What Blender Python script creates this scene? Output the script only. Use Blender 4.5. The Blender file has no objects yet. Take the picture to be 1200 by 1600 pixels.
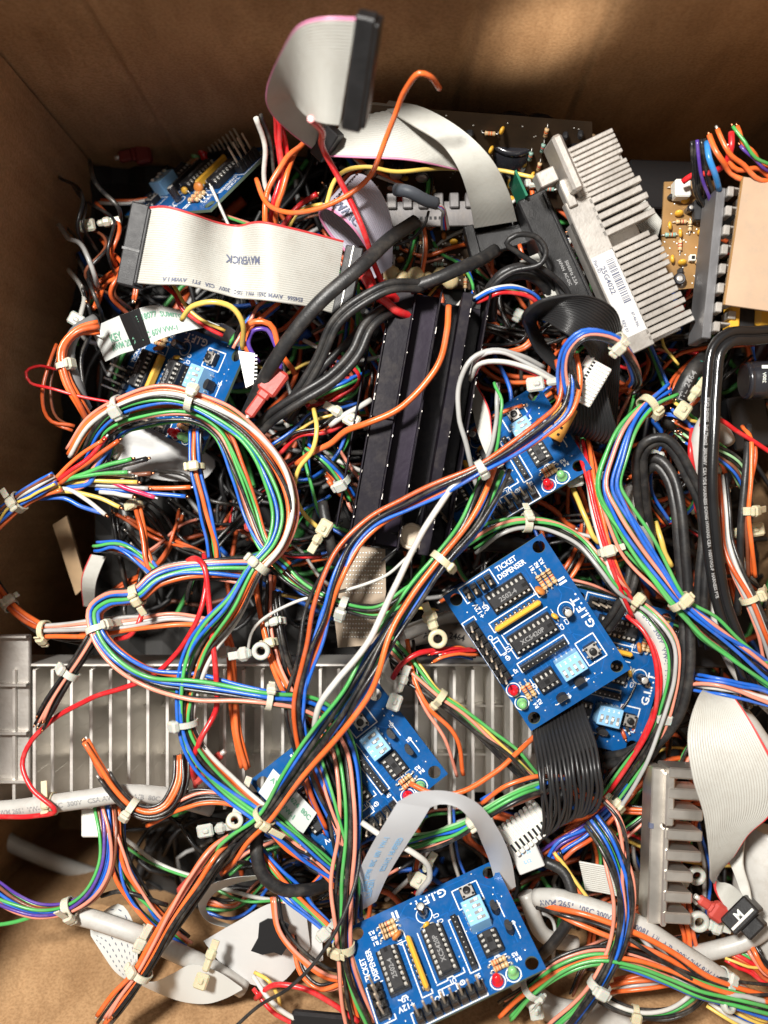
import bpy, math, random
import numpy as np
from mathutils import Vector
R = math.radians
rnd = random.Random(7)
U = 0.00155            # one working unit in metres
HC = 288.0             # camera height above the level of the boards, in units
SC = bpy.context.scene
COL = SC.collection

# ------------------------------------------------------------ camera, world, lamps, exposure
cam_d = bpy.data.cameras.new('camera'); cam = bpy.data.objects.new('camera', cam_d); COL.objects.link(cam)
cam.location = (0, 0, HC*U); cam.rotation_euler = (0, 0, 0)
cam_d.sensor_fit = 'VERTICAL'; cam_d.sensor_height = 24; cam_d.lens = 12/math.tan(math.atan(160/HC))
cam_d.clip_start = 0.02; cam_d.clip_end = 20
cam_d.dof.use_dof = True; cam_d.dof.focus_distance = (HC-4)*U; cam_d.dof.aperture_fstop = 3.4
SC.camera = cam
w = bpy.data.worlds.new('World'); SC.world = w; w.use_nodes = True
bg = w.node_tree.nodes['Background']; bg.inputs[0].default_value = (1.0, .93, .84, 1); bg.inputs[1].default_value = 0.27

def lamp(name, loc, target, energy, size, col, kind='AREA', spot=None, blend=.5):
    d = bpy.data.lights.new(name, kind); o = bpy.data.objects.new(name, d); COL.objects.link(o)
    o.location = [c*U for c in loc]
    v = Vector([(t-l) for t, l in zip(target, loc)])
    o.rotation_euler = v.to_track_quat('-Z', 'Y').to_euler()
    d.energy = energy; d.color = col
    if kind == 'AREA': d.shape = 'DISK'; d.size = size*U
    if kind == 'SPOT': d.spot_size = R(spot); d.spot_blend = blend; d.shadow_soft_size = size*U
    return o
lamp('ceiling_lamp', (-190, 228, 600), (0, -15, 0), 23.5, 84, (1, .965, .91))
lamp('added_wall_spot', (190, -330, 560), (45, 133, 36), 105, 8, (1, .92, .82), 'SPOT', 3.1, 1.0)  # added narrow spot that makes the bright patch on the back wall
SC.view_settings.view_transform = 'Standard'; SC.view_settings.look = 'None'
SC.view_settings.exposure = 0.0; SC.view_settings.gamma = 1
SC.cycles.max_bounces = 6; SC.cycles.transparent_max_bounces = 6
SC.cycles.use_denoising = True

# ------------------------------------------------------------ materials
MATS = {}
def mat(name, col, rough=.4, metal=0, bump=0, bscale=900, var=0, vscale=60, coat=0, sss=0, spec=.5, streak=None, alpha=None, tint=None, dust=0):
    if name in MATS: return MATS[name]
    m = bpy.data.materials.new(name); m.use_nodes = True; N = m.node_tree.nodes; L = m.node_tree.links
    b = N['Principled BSDF']
    b.inputs['Base Color'].default_value = (*col, 1); b.inputs['Roughness'].default_value = rough
    b.inputs['Metallic'].default_value = metal; b.inputs['Specular IOR Level'].default_value = spec
    b.inputs['Coat Weight'].default_value = coat; b.inputs['Coat Roughness'].default_value = .15
    if sss:
        b.inputs['Subsurface Weight'].default_value = sss; b.inputs['Subsurface Scale'].default_value = .0015
    if alpha: b.inputs['Transmission Weight'].default_value = alpha
    tc = N.new('ShaderNodeTexCoord'); mp = N.new('ShaderNodeMapping'); L.new(tc.outputs['Object'], mp.inputs[0])
    if streak: mp.inputs['Scale'].default_value = streak
    if var:
        n = N.new('ShaderNodeTexNoise'); n.inputs['Scale'].default_value = vscale; n.inputs['Detail'].default_value = 6
        L.new(mp.outputs[0], n.inputs['Vector'])
        cr = N.new('ShaderNodeValToRGB'); cr.color_ramp.elements[0].position = .3; cr.color_ramp.elements[1].position = .72
        t = tint or col
        cr.color_ramp.elements[0].color = (*[c*(1-var) for c in t], 1); cr.color_ramp.elements[1].color = (*[min(1, c*(1+var*.6)) for c in col], 1)
        L.new(n.outputs[0], cr.inputs[0]); L.new(cr.outputs[0], b.inputs['Base Color'])
        mr = N.new('ShaderNodeMapRange'); mr.inputs['To Min'].default_value = rough*.75; mr.inputs['To Max'].default_value = min(1, rough*1.35)
        L.new(n.outputs[0], mr.inputs[0]); L.new(mr.outputs[0], b.inputs['Roughness'])
    if dust:                                       # grime and dust that clings in patches
        n3 = N.new('ShaderNodeTexNoise'); n3.inputs['Scale'].default_value = 130; n3.inputs['Detail'].default_value = 8; n3.inputs['Roughness'].default_value = .7; L.new(tc.outputs['Object'], n3.inputs['Vector'])
        r3 = N.new('ShaderNodeMapRange'); r3.inputs['From Min'].default_value = .47; r3.inputs['From Max'].default_value = .72; r3.inputs['To Max'].default_value = dust; L.new(n3.outputs[0], r3.inputs[0])
        mx = N.new('ShaderNodeMixRGB'); L.new(r3.outputs[0], mx.inputs[0]); mx.inputs[2].default_value = (.30, .26, .21, 1)
        if b.inputs['Base Color'].is_linked: L.new(b.inputs['Base Color'].links[0].from_socket, mx.inputs[1])
        else: mx.inputs[1].default_value = (*col, 1)
        L.new(mx.outputs[0], b.inputs['Base Color'])
    if bump:
        n2 = N.new('ShaderNodeTexNoise'); n2.inputs['Scale'].default_value = bscale; n2.inputs['Detail'].default_value = 4
        L.new(mp.outputs[0], n2.inputs['Vector'])
        bp = N.new('ShaderNodeBump'); bp.inputs['Strength'].default_value = bump; bp.inputs['Distance'].default_value = .0004
        L.new(n2.outputs[0], bp.inputs['Height']); L.new(bp.outputs[0], b.inputs['Normal'])
    if name == 'frosted_film': b.inputs['Alpha'].default_value = .93
    MATS[name] = m; return m
WC = {'o': (.84, .155, .032), 'k': (.014, .014, .015), 'b': (.016, .13, .60), 'g': (.08, .42, .10), 'p': (.80, .29, .20), 'w': (.62, .61, .57),
      'r': (.66, .018, .024), 'y': (.80, .56, .12), 'a': (.42, .42, .41), 'n': (.20, .06, .028), 'v': (.10, .045, .32), 'O': (.60, .10, .022), 'm': (.75, .02, .12),
      'l': (.30, .55, .28), 'c': (.04, .28, .72)}
CN = {'o': 'orange', 'k': 'black', 'b': 'blue', 'g': 'green', 'p': 'pink', 'w': 'white', 'r': 'red', 'y': 'yellow', 'a': 'grey', 'n': 'brown', 'v': 'violet',
      'O': 'rust orange', 'm': 'magenta', 'l': 'pale green', 'c': 'sky blue'}
def wm(c): return mat('wire_'+CN[c].replace(' ', '_'), WC[c], .28, 0, .16, 900, .24, 55, dust=.28)
M_cable = mat('black_rubber', (.017, .017, .018), .42, 0, .25, 1200, .3, 120, dust=.13)
M_grey = mat('grey_jacket', (.50, .49, .46), .38, 0, .12, 900, .14, 40, dust=.45)
M_nylon = mat('nylon', (.60, .58, .47), .33, 0, .1, 500, .08, 60, sss=.35)
M_nyl = [M_nylon, mat('aged_nylon', (.58, .53, .36), .38, 0, .1, 500, .1, 80, sss=.35), mat('cloudy_nylon', (.52, .53, .48), .42, 0, .1, 500, .1, 80, sss=.4)]
M_white = mat('white_plastic', (.76, .75, .70), .38, 0, .08, 800, .07, 80, sss=.15)
M_pcb = mat('blue_solder_mask', (.005, .085, .28), .24, 0, .04, 700, .16, 35, spec=.25, dust=.10)
M_pcbedge = mat('board_edge', (.12, .17, .12), .6, 0)
M_silk = mat('silkscreen', (.78, .80, .80), .6)
M_blkp = mat('black_plastic', (.014, .014, .015), .36, 0, .25, 1600, .3, 200)
M_chip = mat('chip_plastic', (.020, .020, .022), .5, 0, .3, 2500, .25, 300)
M_mark = mat('grey_marking', (.25, .25, .25), .6)
M_metal = mat('tinned_metal', (.84, .82, .76), .26, .55, .15, 1200, .15, 200)
M_gold = mat('bronze_pin', (.66, .55, .42), .38, .35)
M_copper = mat('copper', (.80, .36, .18), .32, 1)
M_ylw = mat('yellow_epoxy', (.78, .42, .045), .33, 0, .1, 500, .12, 60)
M_oran = mat('orange_ceramic', (.58, .20, .04), .4, 0, .2, 500, .2, 100)
M_res = mat('resistor_body', (.62, .42, .22), .38, 0, .1, 500, .1, 100)
M_band = [mat('band_brown', (.12, .03, .01), .4), mat('band_orange', (.7, .12, .02), .4), mat('band_red', (.5, .02, .02), .4), mat('band_black', (.01, .01, .01), .4), mat('band_gold', (.45, .25, .05), .3, .6)]
M_dsw = mat('light_blue_plastic', (.26, .52, .80), .42, 0, .1, 800, .06, 60)
M_redled = mat('red_lens', (.72, .01, .02), .12, 0, coat=.5, sss=.3)
M_grnled = mat('green_lens', (.22, .52, .20), .15, 0, coat=.5, sss=.3)
M_alu = mat('aluminium', (.80, .77, .72), .42, .85, .12, 500, .10, 18, streak=(1, 5, 1))
M_alu2 = mat('matte_aluminium', (.60, .57, .53), .46, .75, .2, 700, .12, 60, dust=.4)
M_cast = mat('worn_aluminium', (.74, .70, .64), .38, .92, .5, 160, .25, 50)
M_anod = mat('black_anodised', (.010, .008, .013), .33, .0, .12, 500,   .45, 45, spec=.14, tint=(.013, .010, .017), dust=.08)
M_rib = mat('ribbon_grey', (.50, .495, .455), .42, 0, .1, 500, .1, 25, dust=.25)
M_ribv = mat('ribbon_lilac', (.46, .44, .52), .42, 0, .1, 500, .06, 25)
M_ribp = mat('ribbon_pink_edge', (.66, .24, .40), .4)
M_ribr = mat('ribbon_red_edge', (.60, .05, .05), .4)
M_ribk = mat('ribbon_black', (.022, .022, .023), .33, 0, .1, 700, .2, 60)
M_ffc = mat('white_film', (.62, .64, .62), .36, 0, .2, 60, .06, 20, coat=.25)
M_ffct = mat('frosted_film', (.54, .55, .57), .3, 0, .25, 60, .08, 20, coat=.4)
M_paper = mat('white_paper', (.60, .60, .59), .75, 0, .2, 300, .05, 20)
M_ink = mat('blue_black_ink', (.10, .115, .18), .6)
M_inkg = mat('green_ink', (.16, .38, .26), .6)
M_tape = mat('black_tape', (.013, .013, .014), .32, 0, .2, 400)
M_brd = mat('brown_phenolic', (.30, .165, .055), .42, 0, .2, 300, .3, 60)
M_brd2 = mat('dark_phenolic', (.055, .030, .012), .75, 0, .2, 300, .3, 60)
M_tan = mat('tan_laminate', (.47, .335, .23), .55, 0, .15, 1500, .10, 40, dust=.35)
M_perf = mat('perfboard', (.36, .28, .20), .5, 0, .2, 500, .12, 60)
M_glue = mat('hot_glue', (.62, .50, .28), .3, 0, .3, 200, sss=.3)
M_redp = mat('red_vinyl', (.48, .06, .045), .45, 0, .2, 500, .15, 80, sss=.15)
M_slvr = mat('capacitor_foil', (.02, .02, .025), .22, 0, coat=.6)
M_wood = mat('wood', (.36, .24, .13), .7, 0, .3, 200, .3, 60)

def cardboard():
    m = bpy.data.materials.new('cardboard'); m.use_nodes = True; N = m.node_tree.nodes; L = m.node_tree.links; b = N['Principled BSDF']
    b.inputs['Roughness'].default_value = .85; b.inputs['Specular IOR Level'].default_value = .25
    tc = N.new('ShaderNodeTexCoord')
    def noise(s, d, sc=(1, 1, 1)):
        mp = N.new('ShaderNodeMapping'); mp.inputs['Scale'].default_value = sc; L.new(tc.outputs['Object'], mp.inputs[0])
        n = N.new('ShaderNodeTexNoise'); n.inputs['Scale'].default_value = s; n.inputs['Detail'].default_value = d; L.new(mp.outputs[0], n.inputs['Vector']); return n
    n1 = noise(14, 6); n2 = noise(700, 3); n3 = noise(90, 5, (1, 1, .25))
    cr = N.new('ShaderNodeValToRGB'); cr.color_ramp.elements[0].position = .3; cr.color_ramp.elements[1].position = .75
    cr.color_ramp.elements[0].color = (.35, .20, .095, 1); cr.color_ramp.elements[1].color = (.52, .32, .165, 1)
    L.new(n1.outputs[0], cr.inputs[0])
    mx = N.new('ShaderNodeMixRGB'); mx.blend_type = 'MULTIPLY'; mx.inputs[0].default_value = .55
    c2 = N.new('ShaderNodeValToRGB'); c2.color_ramp.elements[0].position = .36; c2.color_ramp.elements[0].color = (.62, .58, .52, 1); c2.color_ramp.elements[1].position = .6; c2.color_ramp.elements[1].color = (1, 1, 1, 1)
    L.new(n2.outputs[0], c2.inputs[0]); L.new(cr.outputs[0], mx.inputs[1]); L.new(c2.outputs[0], mx.inputs[2])
    mx2 = N.new('ShaderNodeMixRGB'); mx2.blend_type = 'MULTIPLY'; mx2.inputs[0].default_value = .35
    c3 = N.new('ShaderNodeValToRGB'); c3.color_ramp.elements[0].position = .4; c3.color_ramp.elements[0].color = (.6, .55, .5, 1); c3.color_ramp.elements[1].position = .55; c3.color_ramp.elements[1].color = (1, 1, 1, 1)
    L.new(n3.outputs[0], c3.inputs[0]); L.new(mx.outputs[0], mx2.inputs[1]); L.new(c3.outputs[0], mx2.inputs[2]); L.new(mx2.outputs[0], b.inputs['Base Color'])
    bp = N.new('ShaderNodeBump'); bp.inputs['Strength'].default_value = .5; bp.inputs['Distance'].default_value = .0006
    ad = N.new('ShaderNodeMath'); ad.operation = 'ADD'; L.new(n2.outputs[0], ad.inputs[0]); L.new(n3.outputs[0], ad.inputs[1])
    wv = N.new('ShaderNodeTexWave'); wv.wave_type = 'BANDS'; wv.bands_direction = 'DIAGONAL'; wv.inputs['Scale'].default_value = 85; wv.inputs['Distortion'].default_value = 1.2; wv.inputs['Detail'].default_value = 2
    mw = N.new('ShaderNodeMapping'); mw.inputs['Scale'].default_value = (1, 1, 0); L.new(tc.outputs['Object'], mw.inputs[0]); L.new(mw.outputs[0], wv.inputs['Vector'])
    ml = N.new('ShaderNodeMath'); ml.operation = 'MULTIPLY_ADD'; ml.inputs[1].default_value = .35; L.new(wv.outputs['Fac'], ml.inputs[0]); L.new(ad.outputs[0], ml.inputs[2])
    L.new(ml.outputs[0], bp.inputs['Height']); L.new(bp.outputs[0], b.inputs['Normal'])
    return m
M_card = cardboard()

# ------------------------------------------------------------ mesh helpers
def P(x, y, z=0.):
    """point at height z (units) that the photograph shows at pixel x, y of 1200 x 1600"""
    k = (HC-z)/HC/5.0
    return np.array([(x-600)*k, (800-y)*k, z])
def PP(pts): return np.array([P(*p) for p in pts])
class MB:
    def __init__(s): s.v = []; s.f = []; s.m = []; s.s = []; s.mats = []; s.n = 0
    def mi(s, m):
        if m not in s.mats: s.mats.append(m)
        return s.mats.index(m)
    def add(s, v, f, m, smooth=False):
        i = s.mi(m); v = np.asarray(v, float); s.v.append(v)
        s.f += [tuple(a+s.n for a in q) for q in f]; s.m += [i]*len(f); s.s += [smooth]*len(f); s.n += len(v); return s
    def grid(s, G, m, closed=False, smooth=True, caps=False, flip=False):
        a, b = G.shape[:2]; f = []
        bb = b if closed else b-1
        for i in range(a-1):
            for j in range(bb):
                k = (j+1) % b; q = (i*b+j, i*b+k, (i+1)*b+k, (i+1)*b+j); f.append(q[::-1] if flip else q)
        s.add(G.reshape(-1, 3), f, m, smooth)
        if caps:
            n0 = s.n-a*b; i = s.mi(m)
            s.f += [tuple(range(n0+b-1, n0-1, -1)), tuple(range(n0+(a-1)*b, n0+a*b))]; s.m += [i, i]; s.s += [False, False]
        return s
    def box(s, c, d, m, X=None, Y=None, Z=None, bev=.0):
        c = np.asarray(c, float); X = np.array(X if X is not None else (1, 0, 0), float); Y = np.array(Y if Y is not None else (0, 1, 0), float)
        Z = np.array(Z if Z is not None else np.cross(X, Y), float)
        h = np.array(d, float)/2; e = min(bev, h.min()*.9)
        if e <= 0:
            v = [c+X*h[0]*i+Y*h[1]*j+Z*h[2]*k for i in (-1, 1) for j in (-1, 1) for k in (-1, 1)]
            return s.add(v, [(0, 1, 3, 2), (4, 6, 7, 5), (0, 4, 5, 1), (2, 3, 7, 6), (0, 2, 6, 4), (1, 5, 7, 3)], m)
        v = []; ix = {}
        for i in (-1, 1):
            for j in (-1, 1):
                for k in (-1, 1):
                    for a in range(3):
                        q = [i*(h[0]-e), j*(h[1]-e), k*(h[2]-e)]; q[a] = (i, j, k)[a]*h[a]
                        ix[(i, j, k, a)] = len(v); v.append(c+X*q[0]+Y*q[1]+Z*q[2])
        f = []
        for a in range(3):
            b2, c2 = (a+1) % 3, (a+2) % 3
            for sg in (-1, 1):
                q = []
                for p, r in ((-1, -1), (1, -1), (1, 1), (-1, 1)):
                    t = [0, 0, 0]; t[a] = sg; t[b2] = p; t[c2] = r; q.append(ix[(*t, a)])
                f.append(tuple(q if sg > 0 else q[::-1]))
            for p in (-1, 1):
                for r in (-1, 1):
                    t0 = [0, 0, 0]; t0[a] = -1; t0[b2] = p; t0[c2] = r; t1 = list(t0); t1[a] = 1
                    q = (ix[(*t0, b2)], ix[(*t0, c2)], ix[(*t1, c2)], ix[(*t1, b2)]); f.append(q)
        for i in (-1, 1):
            for j in (-1, 1):
                for k in (-1, 1): f.append(tuple(ix[(i, j, k, a)] for a in range(3)))
        return s.add(v, f, m)
    def tube(s, pts, r, m, n=8, caps=True, flat=1.0):
        G = sweep(pts, r, n, flat); s.grid(G, m, True, True, caps); return s
    def cyl(s, a, b, r, m, n=16, r2=None):
        return s.tube(np.array([a, b], float), np.array([r, r if r2 is None else r2]), m, n)
    def lathe(s, c, prof, m, n=20, Z=(0, 0, 1)):
        Z = np.array(Z, float); Z /= np.linalg.norm(Z); X = np.cross(Z, (0.3, 1, 0.1)); X /= np.linalg.norm(X); Y = np.cross(Z, X)
        a = np.arange(n)*2*math.pi/n
        G = np.array([[np.asarray(c)+Z*h+r*(X*math.cos(t)+Y*math.sin(t)) for t in a] for r, h in prof])
        return s.grid(G, m, True, True, True)
    def slab(s, poly, t, m, down=(0, 0, -1)):
        p = np.asarray(poly, float); n = len(p); q = p+np.array(down, float)*t
        return s.add(np.vstack([p, q]), [tuple(range(n))]+[tuple(range(2*n-1, n-1, -1))]+[(i, n+i, n+(i+1) % n, (i+1) % n) for i in range(n)], m)
    def mesh(s, name, org=(0, 0, 0)):
        me = bpy.data.meshes.new(name)
        v = (np.vstack(s.v)-np.asarray(org))*U
        me.from_pydata(v.tolist(), [], s.f)
        for m in s.mats: me.materials.append(m)
        me.polygons.foreach_set('material_index', s.m); me.polygons.foreach_set('use_smooth', s.s); me.update(); return me
    def build(s, name, parent=None, org=None):
        if org is None: org = ORG.get(parent.name, np.zeros(3)) if parent is not None else np.zeros(3)
        o = bpy.data.objects.new(name, s.mesh(name, org)); COL.objects.link(o)
        if parent is not None: o.parent = parent; ORG[o.name] = np.asarray(org, float)
        else: o.location = np.asarray(org)*U; ORG[o.name] = np.asarray(org, float)
        return o
ORG = {}
def thing(name, label, cat, org, group=None):
    o = bpy.data.objects.new(name, None); COL.objects.link(o); o.empty_display_size = .01
    o.location = np.asarray(org)*U; ORG[o.name] = np.asarray(org, float)
    return tag(o, label, cat, group)
def tag(o, label, cat, group=None, kind=None):
    if label: o['label'] = label
    if cat: o['category'] = cat
    if group: o['group'] = group
    if kind: o['kind'] = kind
    return o
def spline(pts, step=2.5, mn=6):
    p = np.asarray(pts, float)
    if len(p) < 3:
        n = max(2, int(np.linalg.norm(p[-1]-p[0])/step)); t = np.linspace(0, 1, n+1)[:, None]; return p[0]*(1-t)+p[-1]*t
    d = np.sqrt(np.linalg.norm(np.diff(p, axis=0), axis=1))+1e-6
    T = np.concatenate([[0], np.cumsum(d)])
    q = np.vstack([2*p[0]-p[1], p, 2*p[-1]-p[-2]]); tt = np.concatenate([[T[0]-d[0]], T, [T[-1]+d[-1]]])
    out = []
    for i in range(len(p)-1):
        P0, P1, P2, P3 = q[i:i+4]; t0, t1, t2, t3 = tt[i:i+4]
        n = max(2, int(np.linalg.norm(P2-P1)/step)+1)
        t = np.linspace(t1, t2, n, endpoint=False)[:, None]
        A1 = (t1-t)/(t1-t0)*P0+(t-t0)/(t1-t0)*P1; A2 = (t2-t)/(t2-t1)*P1+(t-t1)/(t2-t1)*P2; A3 = (t3-t)/(t3-t2)*P2+(t-t2)/(t3-t2)*P3
        B1 = (t2-t)/(t2-t0)*A1+(t-t0)/(t2-t0)*A2; B2 = (t3-t)/(t3-t1)*A2+(t-t1)/(t3-t1)*A3
        out.append((t2-t)/(t2-t1)*B1+(t-t1)/(t2-t1)*B2)
    return np.vstack(out+[p[-1:]])
def resamp(p, n):
    d = np.concatenate([[0], np.cumsum(np.linalg.norm(np.diff(p, axis=0), axis=1))]); t = np.linspace(0, d[-1], n)
    return np.stack([np.interp(t, d, p[:, k]) for k in range(3)], 1)
def frames(p):
    T = np.gradient(p, axis=0); T /= np.linalg.norm(T, axis=1)[:, None]+1e-9
    S = np.zeros_like(T); n = np.cross(T[0], (0, 0, 1)); n = n if np.linalg.norm(n) > .1 else np.array([1., 0, 0])
    n /= np.linalg.norm(n)
    for i in range(len(T)):                       # parallel transport, no sudden turns
        n = n-T[i]*np.dot(n, T[i]); n /= np.linalg.norm(n)+1e-9; S[i] = n
    return T, S, np.cross(S, T)
def sweep(pts, r, n=8, flat=1.0):
    p = np.asarray(pts, float); T, S, V = frames(p); r = np.broadcast_to(r, (len(p),))
    a = np.arange(n)*2*math.pi/n
    return p[:, None]+r[:, None, None]*(S[:, None]*np.cos(a)[None, :, None]+V[:, None]*(flat*np.sin(a))[None, :, None])

_tx = {}
def glyphs(s):
    """flat mesh of a string: vertices (x to the right, y up, capital height 1) and faces"""
    if s not in _tx:
        c = bpy.data.curves.new('t', 'FONT'); c.body = s; c.align_x = 'CENTER'; c.align_y = 'CENTER'; c.resolution_u = 2; c.offset = .022
        o = bpy.data.objects.new('t', c); COL.objects.link(o); bpy.context.view_layer.update()
        me = bpy.data.meshes.new_from_object(o.evaluated_get(bpy.context.evaluated_depsgraph_get()))
        v = np.array([x.co for x in me.vertices]).reshape(-1, 3); f = [tuple(q.vertices) for q in me.polygons]
        bpy.data.objects.remove(o); bpy.data.curves.remove(c); bpy.data.meshes.remove(me)
        if len(v): v[:, 1] -= (v[:, 1].max()+v[:, 1].min())/2; v[:, 0] -= (v[:, 0].max()+v[:, 0].min())/2; v /= max(.1, v[:, 1].max()*2)
        _tx[s] = (v, f)
    return _tx[s]
# ------------------------------------------------------------ the cardboard box
def wallmesh(p0, p1, z0, z1, out0, out1, creases, name, parent, amp=.5, flapcol=None):
    """a board wall from p0 to p1 (x, y at z0), leaning outwards; creases = distances along where it is buckled"""
    p0, p1 = np.array(p0, float), np.array(p1, float); d = p1-p0; Ln = np.linalg.norm(d); d /= Ln; n = np.array([d[1], -d[0]])
    nu, nv = int(Ln/1.2), 70; G = np.zeros((nu, nv, 3)); r = random.Random(len(creases)*7+int(Ln))
    ph = [r.uniform(0, 6) for _ in range(8)]
    for i in range(nu):
        s = Ln*i/(nu-1)
        for j in range(nv):
            t = j/(nv-1); z = z0+(z1-z0)*t
            o = out0+(out1-out0)*t
            b = sum(math.sin(s*(.02+.017*k)+ph[k]+t*2*math.sin(ph[k])) for k in range(4))*amp*.8
            for c, w_, h_, sl in creases:
                x = (s-c-sl*t)/w_; b += -h_*math.exp(-x*x)+h_*.6*math.exp(-(x-1.6)**2/2)
            q = p0+d*s+n*(b-o)
            G[i, j] = (q[0], q[1], z)
    m = MB(); m.grid(G, M_card, flip=True)
    B = G.copy(); B[:, :, 0] -= n[0]*4.; B[:, :, 1] -= n[1]*4.; m.grid(B, M_card)
    m.grid(np.stack([G[:, -1], B[:, -1]], 1), M_card, smooth=False)
    return m.build(name, parent)
CB = {'bl': (-110, 130), 'br': (131, 134), 'fl': (-147, -140), 'fr': (150, -142)}
box = thing('cardboard_box', 'open brown corrugated cardboard box holding the whole heap of electronics', 'box', (0, 0, -95))
ZF = -130
wallmesh((-121, 129.8), CB['br'], ZF, 84, 0, 0, [(46, 1.0, 1.1, -3), (94, 1.6, .6, 3), (143, 1.5, 1.3, 3), (186, 1.0, .7, -7)], 'wall', box)
wallmesh((-155.2, -200), CB['bl'], ZF, 84, 0, 0, [(60, 2, .8, 4), (150, 1.6, .7, 3), (215, 1.2, .6, 2)], 'wall', box)
wallmesh(CB['br'], (154.6, -200), ZF, 84, 0, 0, [(60, 2, .8, 4), (150, 1.6, .7, 3)], 'wall', box)
wallmesh((151, -144), (-148, -144), ZF, -49, 0, 0, [(60, 2, .8, 4), (150, 1.6, .7, 3), (215, 1.2, .6, 2)], 'wall', box)
wallmesh((172, -144.3), (-168, -144.3), -49.5, 50, 0, 52, [(60, 3, 1, 0), (110, 2, 1.2, 9), (200, 2.2, .7, 10), (255, 1.6, 1.3, 12), (272, 2.2, .9, 16), (290, 1.6, .9, 18), (308, 1.2, .7, 22)], 'flap', box, .8)
m = MB(); n = 40; G = np.array([[(-165+330*i/n, -170+330*j/n, ZF+1.5*math.sin(i*.7)*math.cos(j*.5)) for j in range(n+1)] for i in range(n+1)])
m.grid(G, M_card, flip=False); m.build('floor', box)

# ------------------------------------------------------------ the ticket dispenser board
def rotm(rx, ry, rz):
    cx, sx, cy, sy, cz, sz = math.cos(rx), math.sin(rx), math.cos(ry), math.sin(ry), math.cos(rz), math.sin(rz)
    return np.array([[cz, -sz, 0], [sz, cz, 0], [0, 0, 1]])@np.array([[cy, 0, sy], [0, 1, 0], [-sy, 0, cy]])@np.array([[1, 0, 0], [0, cx, -sx], [0, sx, cx]])
def L(u, v, h=0.): return np.array([u-18, 25-v, h])
def textm(m, s, u, v, h, size, ang, mt, wid=1.0):
    g, f = glyphs(s); c, sn = math.cos(R(ang)), math.sin(R(ang)); g = g*size; g[:, 0] *= wid
    o = L(u, v, h); V = np.stack([o[0]+g[:, 0]*c-g[:, 1]*sn, o[1]+g[:, 0]*sn+g[:, 1]*c, np.full(len(g), h)], 1); m.add(V, f, mt)
def line(m, pts, w=.32, h=.02):
    for (a, b) in zip(pts, pts[1:]):
        A, B = L(*a), L(*b); d = B-A; l = np.linalg.norm(d); d /= l
        m.box((A+B)/2+np.array([0, 0, h]), (l+w, w, .03), M_silk, X=d, Y=np.array([-d[1], d[0], 0]))
def ring(m, u, v, r, w=.3, h=.03):
    n = 28; a = np.arange(n+1)*2*math.pi/n; o = L(u, v, h)
    m.grid(np.array([[o+np.array([q*math.cos(t), q*math.sin(t), 0]) for q in (r, r+w)] for t in a]), M_silk, smooth=False, flip=True)
def resistor(m, u, v, ln, r, bands, h=1.1, along='v'):
    d = np.array([0, -1, 0.]) if along == 'v' else np.array([1., 0, 0]); c = L(u, v, h)
    prof = [(r*.5, -1), (r*.98, -.93), (r*1.08, -.78), (r*1.02, -.6), (r*.9, -.5), (r*.9, .5), (r*1.02, .6), (r*1.08, .78), (r*.98, .93), (r*.5, 1)]
    m.lathe(c, [(a, b*ln/2) for a, b in prof], M_res, 12, d)
    for k, b in zip((-.72, -.32, 0., .5), bands): m.cyl(c+d*(ln/2*k-.16), c+d*(ln/2*k+.16), r*(1.11 if abs(k) > .6 else .97), b, 12)
    e = ln/2+.9
    for s in (-1, 1): m.tube(spline([c+d*s*ln/2*.9, c+d*s*(e-.2), c+d*s*e+np.array([0, 0, -h*.5]), c+d*s*e+np.array([0, 0, -h])], .4), .2, M_metal, 6)
    for s in (-1, 1): m.lathe(c+d*s*e-np.array([0, 0, h]), [(.5, 0), (.38, .25), (.22, .5)], M_metal, 8)
def dip(m, u, v, n, rowsp, label, chip=True):
    p = 1.64; ln = n*p+.3
    m2 = MB(); m2.box(L(u, v, 1.0), (ln, rowsp+2.0, 2.0), M_blkp, bev=.15)              # socket
    for i in range(n):
        for s in (-1, 1):
            x = u-(n-1)*p/2+i*p; y = v+s*rowsp/2
            m2.box(L(x, y, 2.25), (.62, .85, .5 if chip else .2), M_metal, bev=.12)
            if chip:
                m2.box(L(x, y+s*.1-s*.45, 2.5), (.7, .7, .35), M_metal, bev=.1)
    m2.box(L(u, v, 2.04), (ln-2.5, rowsp-2.6, .1), M_chip)
    return m2
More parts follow.
